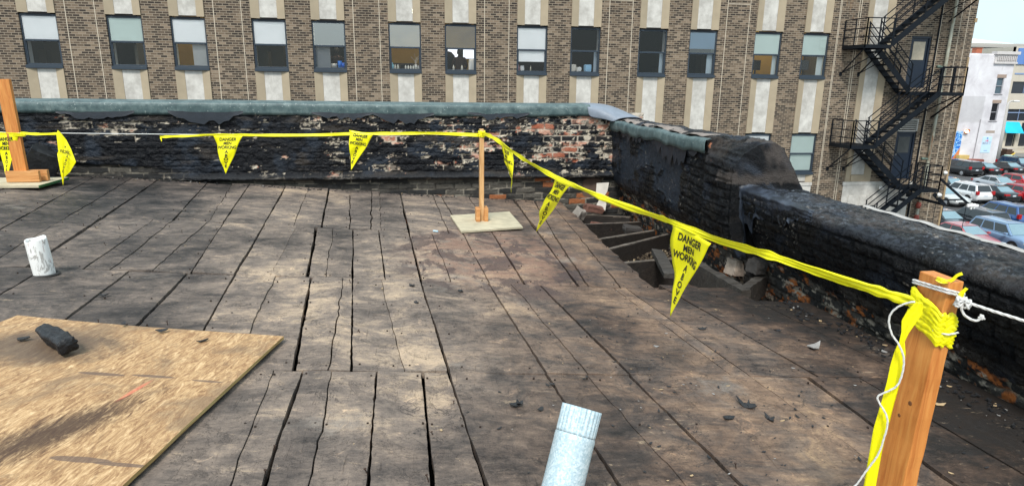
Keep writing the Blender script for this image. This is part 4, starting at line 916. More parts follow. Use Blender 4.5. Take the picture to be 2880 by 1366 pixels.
# tarpaulin / bitumen lump by the far left of the wall
chunk(-3.98,7.52,-.92,.30,.22,.34,.3,.5,.4,plain('scorched_felt',(.008,.009,.011),.6,0,.5,8,.9),'felt_bundle','crumpled black roofing felt bundle leaning on the wall behind the left post','felt bundle',None,8)
# torn white sheet in the corner hole
m=MB(); vs=[(2.17,7.58,-1.20),(2.32,7.56,-1.19),(2.30,7.55,-1.30),(2.26,7.54,-1.36),(2.29,7.53,-1.45),(2.27,7.50,-1.53),(2.15,7.52,-1.54),(2.17,7.53,-1.45),(2.21,7.54,-1.38),(2.16,7.56,-1.32)]; m.add(vs,[(0,1,2,9),(9,2,3,8),(8,3,4,7),(7,4,5,6)])
o=m.build('torn_sheet',plain('dirty_white_sheet',(.62,.58,.52),.8,0,.3,12,.5)); s=o.modifiers.new('s','SOLIDIFY'); s.thickness=.006; tag(o,'torn dirty white sheet hanging in the corner where the two walls meet','sheet')
# ------------------------------------------------------------------ office building across the alley
FY=22.487
def brickmat(name,stops,sc=1.0):
    t=NT(name); p=t.pos(); s=t.n('SeparateXYZ',{0:p}); u=t.m('ADD',s.outputs[0],s.outputs[1]); v=t.n('CombineXYZ',{0:u,1:s.outputs[2],2:0.}).outputs[0]
    b=t.n('TexBrick',{'Vector':v,'Color1':(0,0,0,1),'Color2':(1,1,1,1),'Mortar':(.5,.5,.5,1),'Scale':1.,'Mortar Size':.0085,'Mortar Smooth':.1,'Bias':0.,'Brick Width':.20*sc,'Row Height':.073*sc}); b.offset=.5
    big=t.noise(p,.6,4,.6); c=t.ramp(t.m('ADD',b.outputs[0],t.m('MULTIPLY',t.m('SUBTRACT',big,.5),.5)),stops)
    fine=t.noise(p,9,4,.6); c=t.mix(t.m('MULTIPLY',fine,.35),c,t.mix(1.0,c,(.6,.58,.55),'MULTIPLY'))
    c=t.mix(b.outputs[1],c,(.29,.24,.18)); 
    st=t.mr(t.noise(t.mp(p,(1,1,.18)),2.2,4,.6),.58,.75,0,.5); c=t.mix(st,c,t.mix(1.0,c,(.62,.60,.58),'MULTIPLY'))
    rx=t.m('MULTIPLY',t.mr(t.noise(t.mp(p,(2.5,1,.35)),1.6,5,.65),.60,.72,0,.5),t.mr(s.outputs[0],14.8,15.4,0,1)); c=t.mix(t.m('MULTIPLY',rx,t.mr(s.outputs[0],16.3,16.2,0,1)),c,(.30,.15,.05))
    t.set(col=c,rough=.85); t.bump(b.outputs[1],-.5,.006); return t.mat
M['obrick']=brickmat('brown_grey_brick',[(0,(.030,.021,.016)),(.25,(.052,.037,.027)),(.48,(.088,.062,.043)),(.68,(.140,.100,.068)),(.85,(.200,.147,.100)),(1,(.27,.205,.145))])
M['joint']=plain('pale_control_joint',(.55,.48,.38),.8)
M['tanstone']=plain('tan_limestone',(.39,.32,.225),.8,0,.2,3,.25)
def pale():
    t=NT('pale_aggregate_panel'); p=t.pos(); n=t.noise(p,3,6,.65); f=t.noise(p,45,3,.6); st=t.noise(t.mp(p,(3,1,.5)),3,4,.6)
    c=t.ramp(n,[(.35,(.44,.42,.385)),(.55,(.58,.56,.52)),(.7,(.68,.66,.615))]); c=t.mix(t.mr(st,.55,.75,0,.35),c,(.34,.31,.27)); c=t.mix(t.mr(f,.6,.7,0,.3),c,(.35,.33,.3)); t.set(col=c,rough=.85); return t.mat
M['palestone']=pale()
M['frame']=plain('blue_grey_window_frame',(.030,.044,.062),.45)
M['flat_dark']=plain('flat_black',(.012,.012,.014),.9)
def glassmat(name,tint=(.9,.95,.95),k=1.0):
    t=NT(name); g=t.n('BsdfGlossy',{'Color':(1,1,1,1),'Roughness':.015}); tr=t.n('BsdfTransparent',{'Color':(*tint,1)}); fr=t.n('Fresnel',{'IOR':1.6}); 
    n=t.noise(t.pos(),1.3,2); b=t.n('Bump',{'Height':n,'Strength':.06,'Distance':.05}); t.t.links.new(b.outputs[0],g.inputs['Normal'])
    f=t.m('MULTIPLY',fr.outputs[0],k,clamp=True); mx=t.n('MixShader',{0:f,1:tr.outputs[0],2:g.outputs[0]}); t.t.links.new(mx.outputs[0],t.out.inputs[0]); return t.mat
M['glass']=glassmat('window_glass',(1,1,1),.75)
def blindmat(n,c): return plain(n,c,.7,0,.08,2)
M['blindw']=blindmat('white_roller_blind',(.93,.95,.95)); M['blindg']=blindmat('grey_green_roller_blind',(.66,.76,.72)); M['reveal']=plain('white_window_reveal',(.75,.77,.76),.7); M['blindb']=blindmat('pale_blue_blind',(.45,.60,.74)); M['blindt']=blindmat('tinted_blind',(.62,.66,.60))
cols=[(-13.78,-12.73),(-11.92,-10.86),(-9.46,-8.42),(-7.60,-6.55),(-5.16,-4.10),(-3.31,-2.25),(-.865,.195),(.984,2.04),(3.42,4.476),(5.29,6.344),(7.72,8.76),(9.58,10.62),(12.03,13.08),(13.90,14.93)]
SC=(16.31,17.38); TOPZ=7.0; GZ=-10
B=empty('office_building',(3,FY+.2,GZ),0,'tall brown and grey brick office building with pale stone strips across the alley','building')
ob=(3,FY+.2,GZ)
def obuild(m,nm,mat,parent=B,**k):
    m.v=[(a-ob[0],b-ob[1],c-ob[2]) for a,b,c in m.v]; return m.build(nm,mat,parent,**k)
m=MB(); edges=[-20.]+[v for c in cols for v in c]+[SC[0]]
for i in range(0,len(edges),2):
    m.box(edges[i],edges[i+1],FY,FY+.40,GZ,TOPZ)
# stair pier with the two door openings
D1=(18.25,19.09,-.05,1.82); D2=(18.25,19.09,-3.52,-1.69)
m.box(SC[1],D1[0],FY,FY+.40,GZ,TOPZ); m.box(D1[1],20.76,FY,FY+.40,GZ,TOPZ)
for a,b in ((D1[3],TOPZ),(-1.20,D1[2]),(GZ,D2[2])): m.box(D1[0],D1[1],FY+.001,FY+.399,a,b)
m.box(20.40,20.76,FY+.41,40,GZ,TOPZ); m.box(-20,20.3,39.6,40,GZ,TOPZ)
obuild(m,'brick_wall',M['obrick'])
m=MB()
for i in range(4,len(edges)-1,4):
    a,b=edges[i],edges[i+1]
    if b-a>1.2:
        for f in (.2,.8): x=a+(b-a)*f; m.box(x-.011,x+.011,FY-.004,FY+.002,GZ,TOPZ)
for x in (15.25,15.95,19.35,20.15,20.45): m.box(x-.010,x+.010,FY-.004,FY+.002,GZ,TOPZ)
for (a,b) in ((6.4,7.7),(10.65,12.0)): m.box(a+.28,b-.28,FY-.0035,FY+.002,2.72,2.74)
m.v=[v for v in m.v]; obuild(m,'control_joints',M['joint'])
m=MB(); m.box(20.70,20.775,FY-.02,FY+.02,GZ,1.1); m.box(20.70,20.81,FY-.03,FY+.01,2.35,2.50); obuild(m,'corner_trim',plain('tan_corner_trim',(.36,.26,.15),.8,0,.3,6))
m=MB(); m.box(16.25,18.2,FY-.03,FY+.05,-3.74,-3.61); m.box(19.12,19.3,FY-.03,FY+.05,-3.74,-3.61)
for c in cols[11:]: m.box(c[0]-.02,c[1]+.02,FY-.03,FY+.05,-3.74,-3.61)
obuild(m,'water_table',M['palestone'],bevel=.01)
m=MB(); m.box(16.28,19.16,FY-.015,FY+.06,GZ,-3.745)
for c in cols[11:]: m.box(c[0],c[1],FY-.005,FY+.06,GZ,-3.745)
for k in range(5): m.box(16.55+k*.5,16.80+k*.5,FY-.045,FY-.016,GZ,-4.15)
obuild(m,'stone_base',M['palestone'],bevel=.008)
def strip(x0,x1,z0,z1,plinth=False):
    w=x1-x0; m=MB()
    for a,b in ((x0+.003,x0+.25*w),(x1-.24*w,x1-.003)):
        mid=a<x0+w*.3
        # bevelled stone: thicker at the outside
        ya,yb=(FY-.035,FY+.035) if mid else (FY+.035,FY-.035)
        m.add([(a,ya,z0),(b,yb,z0),(b,FY+.3,z0),(a,FY+.3,z0),(a,ya,z1),(b,yb,z1),(b,FY+.3,z1),(a,FY+.3,z1)],[(0,3,2,1),(4,5,6,7),(0,1,5,4),(1,2,6,5),(2,3,7,6),(3,0,4,7)])
    if plinth: m.box(x0+.25*w-.004,x1-.24*w+.004,FY+.0,FY+.3,z0,z0+.26)
    obuild(m,'spandrel_frame',M['tanstone'])
    m=MB(); m.box(x0+.25*w+.003,x1-.24*w-.003,FY+.045,FY+.3,z0+(.27 if plinth else .03),z1-.004); obuild(m,'spandrel_panel',M['palestone'])
T1,S1_,T2,S2_=1.813,.207,-1.787,-3.314
for i,(a,b) in enumerate(cols):
    strip(a,b,T1+.03,TOPZ); strip(a,b,T2+.03,S1_-.004)
    if i>=10: strip(a,b,-3.60,S2_-.004)
    else: strip(a,b,-9.9,T2+.026)
strip(SC[0],SC[1],-3.60,TOPZ,True)
for c in cols: m=MB(); m.box(c[0]+.18,c[1]-.16,FY-.006,FY+.1,T1+.0,T1+.028); obuild(m,'lintel_shade_bar',M['flat_dark'])  # solid near-black bar stands in for a shaded slot above the window
M['glass_coated']=glassmat('sky_reflecting_glass',(.80,.86,.90),6.0); M['glass_mid']=glassmat('half_reflecting_glass',(.85,.9,.93),2.6)
def window(a,b,zt,zs,ub='w',lb=None,lbf=0,ubf=1.0,up='glass'):
    # ub: upper blind material key or None, lb: lower blind
    f=MB(); y0=FY+.05; y1=FY+.11; fw=.045; zm=(zt+zs)/2+.03; sill=zs+.10
    f.box(a+.004,a+fw,y0,y1,sill,zt-.004); f.box(b-fw,b-.004,y0,y1,sill,zt-.004); f.box(a+fw+.001,b-fw-.001,y0,y1,zt-fw-.02,zt-.004); f.box(a+fw+.001,b-fw-.001,y0,y1,sill,sill+.05)
    f.box(a+fw+.001,b-fw-.001,y0-.012,y1-.01,zm-.028,zm+.028); f.box(a-.0,b+.0,FY-.045,y1+.02,zs,sill-.002)
    # inner lower sash stiles
    f.box(a+fw+.002,a+fw+.032,y0+.012,y1-.004,sill+.051,zm-.029); f.box(b-fw-.032,b-fw-.002,y0+.012,y1-.004,sill+.051,zm-.029)
    w=obuild(f,'window',M['frame'],bevel=.004)
    Q=lambda x0,x1,y,z0,z1: MB().add([(x0,y,z0),(x1,y,z0),(x1,y,z1),(x0,y,z1)],[(0,1,2,3)])
    obuild(Q(a+fw,b-fw,FY+.068,zm+.026,zt-fw-.02),'pane',M[up],w,recalc=False); obuild(Q(a+fw+.03,b-fw-.03,FY+.092,sill+.05,zm-.026),'pane',M['glass'],w,recalc=False)
    if ub:
        g=MB(); zb=zt-fw-.02-(zt-fw-.02-zm)*ubf; g.box(a+fw+.005,b-fw-.012,FY+.078,FY+.081,zb,zt-.05); g.box(a+fw+.005,b-fw-.012,FY+.074,FY+.086,zb-.022,zb-.001); obuild(g,'blind',M['blind'+ub],w)
    if lb:
        g=MB(); g.box(a+fw+.01,b-fw-.01,FY+.100,FY+.104,zm-.02-(zm-sill-.07)*lbf,zm+.05); obuild(g,'lower_blind',M['blind'+lb],w)
    g=MB(); g.box(a-.0,a+.012,FY+.15,FY+.44,sill,zt); g.box(b-.012,b+.0,FY+.15,FY+.44,sill,zt); g.box(a+.013,b-.013,FY+.15,FY+.46,sill-.01,sill+.015); obuild(g,'reveal',M['reveal'],w)
    return w
spec=[('w',None,0,1),('w',None,0,1),('g',None,0,1),('w',None,0,1),('w',None,0,.93),(None,None,0,1),(None,None,0,1),(None,None,0,1),('w','w',.55,1),(None,None,0,1),(None,None,0,1),('b',None,0,.75),('g',None,0,1),('g',None,0,.95)]
UP={5:'glass_coated',6:'glass_coated',7:'glass_mid',11:'glass_mid'}
for i,((a,b),s) in enumerate(zip(cols,spec)): window(a,b,T1,S1_,s[0],s[1],s[2],s[3],UP.get(i,'glass'))
for i,f0,f1,cc,zf in ((3,.52,.93,(.45,.46,.46),1),(5,.06,.50,(.22,.24,.26),1),(13,.72,.94,(.60,.68,.70),1),(12,.80,.94,(.60,.68,.70),1),(10,.82,.94,(.45,.55,.62),1),(11,.74,.94,(.50,.60,.66),1),(9,.84,.94,(.40,.48,.55),1)):
    a,b=cols[i]; g=MB(); g.box(a+(b-a)*f0,a+(b-a)*f1,FY+.16,FY+.18,.31,1.02); obuild(g,'curtain_lit_strip',plain('pale_curtain_lit_strip',cc,.8,0,.15,3))  # one curtain, one haze sheet; right-hand strips stand in for lit jambs
for i,s in ((10,('w','w',1,1)),(11,('g','g',1,1)),(12,('w','w',1,1)),(13,('g','g',.98,1))): window(cols[i][0],cols[i][1],T2,S2_,*s)
# interiors
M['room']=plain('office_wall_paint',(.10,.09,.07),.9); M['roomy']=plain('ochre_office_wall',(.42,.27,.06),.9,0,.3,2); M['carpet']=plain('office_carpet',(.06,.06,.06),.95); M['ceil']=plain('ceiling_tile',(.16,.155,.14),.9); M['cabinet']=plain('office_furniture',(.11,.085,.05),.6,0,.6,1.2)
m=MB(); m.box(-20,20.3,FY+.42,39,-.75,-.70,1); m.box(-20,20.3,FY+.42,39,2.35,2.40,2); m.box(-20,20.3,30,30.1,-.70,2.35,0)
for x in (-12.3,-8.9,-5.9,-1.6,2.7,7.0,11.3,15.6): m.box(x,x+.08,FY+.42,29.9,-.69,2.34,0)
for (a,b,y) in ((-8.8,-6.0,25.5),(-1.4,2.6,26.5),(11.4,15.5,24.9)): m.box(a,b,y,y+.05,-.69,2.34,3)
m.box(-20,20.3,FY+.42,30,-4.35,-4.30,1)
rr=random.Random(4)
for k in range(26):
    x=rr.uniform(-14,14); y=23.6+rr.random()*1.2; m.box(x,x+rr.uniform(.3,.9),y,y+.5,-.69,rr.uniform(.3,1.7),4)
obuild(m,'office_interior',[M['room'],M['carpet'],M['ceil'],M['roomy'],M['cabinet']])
def emis(name,c,s):
    t=NT(name); t.set(col=(0,0,0),emit=c,es=s); return t.mat
M['tube']=emis('fluorescent_panel',(1,.86,.58),9.0)
m=MB()
for x in (-7.9,-3.0,-2.2,-.5,1.3,12.4,14.2):
    for y in (23.4,24.3): m.box(x,x+.9,y,y+.22,2.31,2.345)
obuild(m,'ceiling_lights',M['tube'])
# doors and louvre
for D,gm in ((D1,plain('sun_bleached_board',(.50,.44,.34),.8,0,.25,9)),(D2,plain('dusty_door_glass',(.06,.065,.065),.25))):
    f=MB(); f.box(D[0]+.002,D[0]+.075,FY+.04,FY+.2,D[2],D[3]-.002); f.box(D[1]-.075,D[1]-.002,FY+.04,FY+.2,D[2],D[3]-.002); f.box(D[0]+.076,D[1]-.076,FY+.04,FY+.2,D[3]-.08,D[3]-.002); f.box(D[0]+.077,D[1]-.077,FY+.08,FY+.13,D[2]+.01,D[3]-.082)
    d=obuild(f,'door',plain('dark_navy_paint',(.010,.018,.035),.35,0,.3,4),bevel=.004)
    g=MB(); g.box(D[0]+.16,D[1]-.19,FY+.068,FY+.079,D[2]+1.02,D[3]-.20); obuild(g,'door_glass',gm,d)
    g=MB(); g.box(D[0]+.10,D[0]+.13,FY+.03,FY+.079,D[2]+.92,D[2]+1.04); obuild(g,'handle',plain('steel_handle',(.4,.4,.4),.3,.8),d)
m=MB(); m.box(18.26,18.30,FY-.01,FY+.1,-1.66,-1.21); m.box(19.04,19.08,FY-.01,FY+.1,-1.66,-1.21); m.box(18.301,19.039,FY-.01,FY+.1,-1.24,-1.21); m.box(18.301,19.039,FY-.01,FY+.1,-1.68,-1.64)
for k in range(5): z=-1.60+k*.08; m.add([(18.302,FY-.005,z),(19.038,FY-.005,z),(19.038,FY+.09,z+.05),(18.302,FY+.09,z+.05),(18.302,FY-.005,z+.008),(19.038,FY-.005,z+.008),(19.038,FY+.09,z+.058),(18.302,FY+.09,z+.058)],[(0,3,2,1),(4,5,6,7),(0,1,5,4),(1,2,6,5),(2,3,7,6),(3,0,4,7)])
obuild(m,'louvre',plain('pale_grey_metal',(.45,.44,.41),.5))
# ------------------------------------------------------------------ fire escape
M['iron']=plain('black_blue_painted_iron',(.004,.0065,.011),.5,0,.4,6,.2,spec=.25)
FE=empty('fire_escape',(17.5,FY,-3.7),0,'black iron zigzag fire escape bolted to the right end of the brick office building','fire escape')
of=(17.5,FY,-3.7)
def fb(m,nm): 
    m.v=[(a-of[0],b-of[1],c-of[2]) for a,b,c in m.v]; return m.build(nm,M['iron'],FE)
YF,YM1,YM2,YB=21.25,21.83,21.87,22.45
def landing(x0,x1,z,y0=YF,y1=YB):
    m=MB(); h=.12
    for (a,b) in (((x0,y0),(x1,y0)),((x0,y1),(x1,y1)),((x0,y0),(x0,y1)),((x1,y0),(x1,y1))): m.beam((a[0],a[1],z-h/2),(b[0],b[1],z-h/2),.03,h)
    y=y0+.04
    while y<y1: m.beam((x0,y,z-.015),(x1,y,z-.015),.022,.03); y+=.055
    fb(m,'landing')
def flight(xa,za,xb,zb,y0,y1):
    m=MB(); a=Vector((xa,0,za)); b=Vector((xb,0,zb)); n=max(3,int(abs(za-zb)/.20))
    for y in (y0,y1): m.beam((xa,y,za),(xb,y,zb),.015,.20)
    for k in range(1,n+1):
        p=a.lerp(b,(k-.5)/n); m.box(p.x-.11,p.x+.11,y0+.01,y1-.01,p.z-.02,p.z+.006); m.box(p.x-.11,p.x-.10,y0+.01,y1-.01,p.z-.06,p.z-.021)
    fb(m,'stair_flight')
    m=MB()
    for y in (y0,y1):
        for dz in (.45,.70,.95): m.beam((xa,y,za+dz),(xb,y,zb+dz),.022,.030)
        for t in (.02,.5,.98): p=a.lerp(b,t); m.beam((p.x,y,p.z),(p.x,y,p.z+.95),.032,.032)
    fb(m,'stair_railing')
def rail(pts,z,h=.88,post=None):
    m=MB()
    for p,q in zip(pts[:-1],pts[1:]):
        for dz in (h,h*.62,h*.30): m.beam((p[0],p[1],z+dz),(q[0],q[1],z+dz),.024,.034)
        L=math.dist(p,q); n=max(1,round(L/.62))
        for k in range(n+1): t=k/n; x=p[0]+(q[0]-p[0])*t; y=p[1]+(q[1]-p[1])*t; m.beam((x,y,z-.1),(x,y,z+h),.034,.034)
    fb(m,'landing_railing')
def bracket(x,z,dz=.85):
    m=MB(); m.beam((x,YB,z-.12-dz),(x,YF+.1,z-.13),.03,.04); m.beam((x,YB+.02,z-.12-dz),(x+.75,YF+.1,z-.13),.024,.03); m.box(x-.05,x+.05,FY-.03,FY-.001,z-.20-dz,z-.06-dz); fb(m,'bracket')
Z1l,Z2l,Z3l,Z4l,Z5l,Z0l=1.40,-.19,-2.10,-3.72,-5.20,3.35
landing(15.46,16.48,Z1l); rail([(15.47,YB),(15.47,YF),(16.48,YF)],Z1l); bracket(15.54,Z1l); bracket(16.27,Z1l)
landing(17.97,19.66,Z2l,YM1,YB); landing(18.66,19.66,Z2l,YF,YM1-.01); rail([(18.7,YF),(19.65,YF),(19.65,YB)],Z2l)
landing(15.46,16.46,Z3l); rail([(15.47,YB),(15.47,YF),(16.46,YF)],Z3l); bracket(15.52,Z3l); bracket(16.19,Z3l)
landing(18.2,19.35,Z4l,YM1,YB); landing(18.55,19.35,Z4l,YF,YM1-.01); rail([(18.7,YF),(19.34,YF),(19.34,YB)],Z4l,.86)
landing(15.75,16.85,Z5l); rail([(15.76,YB),(15.76,YF),(16.8,YF)],Z5l)
landing(18.3,19.9,Z0l); rail([(18.4,YF),(19.89,YF),(19.89,YB)],Z0l)
flight(16.48,1.42,18.72,3.30,YF,YM1); flight(16.42,1.32,17.98,-.19,YM2,YB); flight(18.68,-.24,16.44,-2.10,YF,YM1); flight(16.40,-2.18,18.22,-3.70,YM2,YB); flight(18.58,-3.78,16.85,-5.18,YF,YM1)
for (x0,y0_,z0,x1,y1_,z1,w_) in ((19.58,FY,-1.15,19.6,YF,Z2l-.12,.05),(18.75,FY,-1.15,19.4,YF,Z2l-.12,.04),(19.66,FY,2.35,19.85,YF,Z0l-.12,.04),(19.0,FY,2.4,19.9,YF+.3,Z0l-.1,.03),(18.95,FY,-1.1,18.95,FY-.02,-.2,.07)):
    m=MB(); m.beam((x0,y0_,z0),(x1,y1_,z1),w_,w_); fb(m,'brace')
for (x,y,za,zb) in ((19.62,YF+.02,Z2l-.1,-3.0),(19.32,YF,Z4l,-9.9),(19.62,YF-.05,-4.3,-9.9),(20.40,21.0,-4.24,-9.9)):
    m=MB(); m.beam((x,y,za),(x,y,zb),.016,.016); fb(m,'tie_rod')
m=MB(); m.beam((19.17,21.25,-3.90),(19.62,21.15,-4.32),.06,.13); m.beam((19.36,21.25,-3.35),(20.42,21.0,-4.22),.05,.08); m.beam((19.40,21.15,-4.12),(20.25,21.0,-4.08),.04,.05); m.beam((19.0,22.4,-4.15),(19.62,21.15,-4.30),.05,.10); fb(m,'drop_arm')
# standpipe on the wall
SP=empty('standpipe',(19.70,FY-.12,-9.9),0,'rusty grey-green standpipe running down the brick wall behind the fire escape','pipe'); osp=(19.70,FY-.12,-9.9)
def sb(m,nm,mat,**k): m.v=[(a-osp[0],b-osp[1],c-osp[2]) for a,b,c in m.v]; return m.build(nm,mat,SP,**k)
t=NT('weathered_pipe'); n=t.noise(t.mp(t.pos(),(1,1,.3)),5,4,.6); t.set(col=t.ramp(n,[(.35,(.16,.09,.05)),(.5,(.33,.33,.26)),(.7,(.42,.44,.38))]),rough=.6); M['spipe']=t.mat
m=MB(); m.tube([(19.74,FY-.14,7),(19.70,FY-.14,.8),(19.66,FY-.14,-3.6),(19.56,FY-.14,-5.0),(19.5,FY-.14,-9.9)],.055,14); sb(m,'riser',M['spipe'],smooth=True)
for z in (.72,-2.72):
    m=MB(); m.tube([(19.72,FY-.14,z),(19.42,FY-.16,z+.01)],.035,10); m.tube([(19.47,FY-.16,z+.01),(19.34,FY-.17,z+.01)],.055,12); sb(m,'hose_valve',plain('verdigris_valve',(.12,.17,.14),.5,.3,.5,20),smooth=True)
for z in (-4.55,-5.05): m=MB(); m.tube([(19.56,FY-.14,z-.12),(19.57,FY-.14,z),(19.58,FY-.14,z+.12)],[.07,.10,.07],12); sb(m,'red_coupling',plain('rusty_red_paint',(.30,.06,.04),.6,0,.4,10),smooth=True)
C_=empty('conduit',(19.28,FY-.03,-6),0,'thin black conduit running down the brick between the doors and the standpipe','conduit')
m=MB(); m.tube([(0,0,9),(0.0,0,4.6),(-.02,0,4.55),(-.02,0,.2)],.03,8); m.build('conduit_tube',M['iron'],C_)
def flood(x,y,z,lab,s=1):
    e=empty('wall_light',(x,y,z),0,lab,'light'); m=MB(); lathe(m,(0,-.05,0),[(.0,-.10*s),(.05*s,-.10*s),(.085*s,-.02*s),(.08*s,.05*s),(0,.06*s)],14,axis=(0,-.7,-.5)); m.build('lamp_head',plain('white_lamp_housing',(.85,.85,.82),.4),e,smooth=True); m=MB(); m.box(-.04,.04,0,.05,-.10,.0); m.build('mount',M['tanstone'],e)
flood(17.83,FY-.08,-3.86,'small white floodlight on the stone base under the left stair flight')
flood(19.42,YF-.05,-3.10,'small white lamp on the top corner of the lowest right landing railing',.8)
flood(19.30,YF-.08,-3.93,'small white lamp under the edge of the lowest right landing',.9)
e=empty('lamp_cluster',(20.45,20.98,-4.3),0,'white cross-shaped lamp cluster at the end of the lowest iron arm','light'); m=MB()
m.beam((-.05,0,0),(.42,0,-.02),.10,.10); m.beam((.15,0,-.16),(.15,0,.08),.06,.06); m.beam((.27,0,-.14),(.27,0,.06),.06,.06); m.build('lamp_heads',plain('white_lamp_body',(.85,.85,.83),.4),e,bevel=.01)
# ---- small things on the window sills and people inside
def sill(i,f,dy=.25): a,b=cols[i]; return (a+(b-a)*f,FY+dy,.36)
def bottle(i,f,c,h=.22,r=.035,lab='',nm='bottle',cat='bottle',grp=None,y=.22):
    p=sill(i,f,y); e=MB(); lathe(e,(0,0,0),[(0,0),(r,0),(r,h*.6),(r*.45,h*.78),(r*.4,h),(0,h)],14); o=e.build(nm,plain('item_'+nm,c,.35),None,smooth=True,loc=p); tag(o,lab,cat,grp)
def cupbox(i,f,c,w,h,lab,nm,cat):
    p=sill(i,f,.2); e=MB(); lathe(e,(0,0,0),[(0,0),(w*.42,0),(w*.5,h),(w*.46,h),(w*.40,.01),(0,.01)],18); o=e.build(nm,plain(nm+'_plastic',c,.35),None,smooth=True,loc=p); tag(o,lab,cat)
cupbox(5,.60,(.55,.54,.50),.20,.13,'woven white basket on the window sill beside blue tubs','basket','basket')
cupbox(5,.77,(.02,.20,.75),.14,.22,'tall blue cup on the window sill, left of the blue tub','cup','cup')
cupbox(5,.88,(.02,.15,.70),.12,.16,'blue tub at the right end of the same window sill as the basket','tub','tub')
bottle(6,.08,(.30,.65,.85),.20,.05,'pale blue box-like bottle at the left end of a window sill')
for k,f in enumerate((.17,.26)): bottle(6,f,(.75,.75,.70),.14,.03,'small white bottle in a row on the third lit window sill','bottle','bottle','small white bottles on the lit window sill')
for k,f in enumerate((.50,.58,.66,.74,.90)): bottle(6,f,(.80,.80,.78),.12,.028,'small white jar in a row on the third lit window sill','jar','jar','small white jars on the lit window sill')
cupbox(6,.82,(.75,.75,.72),.09,.14,'white plant pot with bare twigs on a window sill','plant_pot','pot')
p=sill(6,.82,.2); m=MB(); rr=random.Random(2)
for k in range(9): m.tube([(0,0,.12),(rr.uniform(-.06,.06),0,.28),(rr.uniform(-.16,.16),rr.uniform(-.04,.04),rr.uniform(.36,.5))],.004,4)
tag(m.build('twigs',plain('pale_twig',(.55,.5,.42),.8),None,loc=p),'spray of pale bare twigs standing in the white pot','plant')
for f in (.28,.55): bottle(7,f,(.78,.76,.70),.15,.03,'small white bottle under the silhouetted person in the window','bottle','bottle','small white bottles below the silhouette')
def blob(i,f,c,s,lab,nm,cat,seed):
    p=sill(i,f,.24); o=chunk(p[0],p[1],p[2]+s[2]/2,s[0],s[1],s[2],0,0,.3,plain(nm+'_cloth',c,.6,0,.15,10,.6),nm,lab,cat,None,seed); sm=o.modifiers.new('s','SUBSURF'); sm.levels=1; sm.render_levels=1; o.data.polygons.foreach_set('use_smooth',[True]*len(o.data.polygons)); return o
blob(7,.86,(.80,.80,.80),(.18,.12,.34),'white and grey bag standing at the right of the sill beside the silhouette','bag','bag',11)
bottle(8,.10,(.80,.40,.45),.20,.028,'slim pink bottle at the left end of the window with the half-drawn lower blind')
blob(8,.22,(.85,.85,.85),(.13,.06,.17),'small white carton under the half-drawn lower blind','carton','box',13)
bottle(8,.50,(.75,.70,.55),.18,.02,'thin pale bottle in the middle of the window with the half-drawn lower blind')
blob(9,.15,(.75,.70,.62),(.22,.14,.24),'crumpled beige bag at the left of the sill in the dark brown window','bag','bag',14)
blob(9,.36,(.85,.85,.82),(.16,.12,.15),'small white bag in the middle of the sill in the dark brown window','bag','bag',15)
blob(9,.66,(.35,.62,.85),(.24,.15,.24),'pale blue carrier bag on the sill of the dark brown window','bag','bag',16)
def monitor(x,y,z,rz,lab,on=False):
    e=empty('computer_monitor',(x,y,z),rz,lab,'monitor'); m=MB(); m.box(-.27,.27,-.02,.02,.14,.50); m.build('screen_housing',plain('black_plastic',(.012,.012,.013),.4),e,bevel=.006)
    m=MB(); m.box(-.25,.25,-.026,-.021,.16,.48); m.build('screen',emis('lit_screen',(.85,.90,1),1.0) if on else plain('dark_screen',(.01,.01,.012),.2),e)
    m=MB(); m.box(-.03,.03,.0,.04,0,.15); m.box(-.12,.12,-.08,.1,0,.012); m.build('stand',plain('black_plastic_stand',(.012,.012,.013),.4),e)
monitor(12.45,23.0,.37,.5,'black computer monitor in the yellow-lit office window, left of a pair'); monitor(14.28,23.05,.40,-.5,'black computer monitor in the rightmost yellow-lit office window')
monitor(1.42,24.4,.62,0,'glowing white computer screen behind the silhouetted person, the left one',True); monitor(1.98,24.4,.62,0,'glowing white computer screen behind the silhouetted person, the right one',True)
def person(x,y,z,lab,seed=0,h=1.72,turn=0):
    e=empty('person',(x,y,z),turn,lab,'person'); s=h/1.72
    J_=[((0,0,.95),.14),((0,0,1.12),.135),((0,.0,1.30),.15),((0,0,1.43),.10),((0,-.01,1.52),.055),((0,-.01,1.62),.085),((0,-.01,1.70),.075)]
    V=[p for p,_ in J_]; r=[q for _,q in J_]; Ed=[(i,i+1) for i in range(6)]
    def chain(root,pts):
        pr=root
        for p,q in pts: V.append(p); r.append(q); Ed.append((pr,len(V)-1)); pr=len(V)-1
    for sx in (-1,1):
        chain(2,[((sx*.17,0,1.40),.065),((sx*.24,-.02,1.14),.045),((sx*.16,-.22,1.02),.035),((sx*.10,-.30,1.03),.028)])
        chain(0,[((sx*.10,0,.86),.10),((sx*.11,-.01,.48),.065),((sx*.11,.01,.08),.045),((sx*.11,-.12,.03),.04)])
    me=bpy.data.meshes.new('body'); me.from_pydata([tuple(c*s for c in v) for v in V],Ed,[]); o=bpy.data.objects.new('body',me); col.objects.link(o); o.parent=e
    k=o.modifiers.new('skin','SKIN'); 
    for i,v in enumerate(me.skin_vertices[0].data): v.radius=(r[i]*s,r[i]*s); v.use_root=(i==0)
    o.modifiers.new('sub','SUBSURF').render_levels=2; me.materials.append(plain('dark_clothes',(.035,.016,.014),.8))
    m=MB(); lathe(m,(0,.01,1.60*s),[(.095,-.06),(.105,0),(.09,.08),(.05,.13),(0,.14)],14); m.build('hair',plain('dark_hair',(.012,.01,.01),.7),e,smooth=True)
person(1.55,23.55,-.70,'dark silhouette of a person standing before glowing screens behind the window',0,1.78,math.pi)
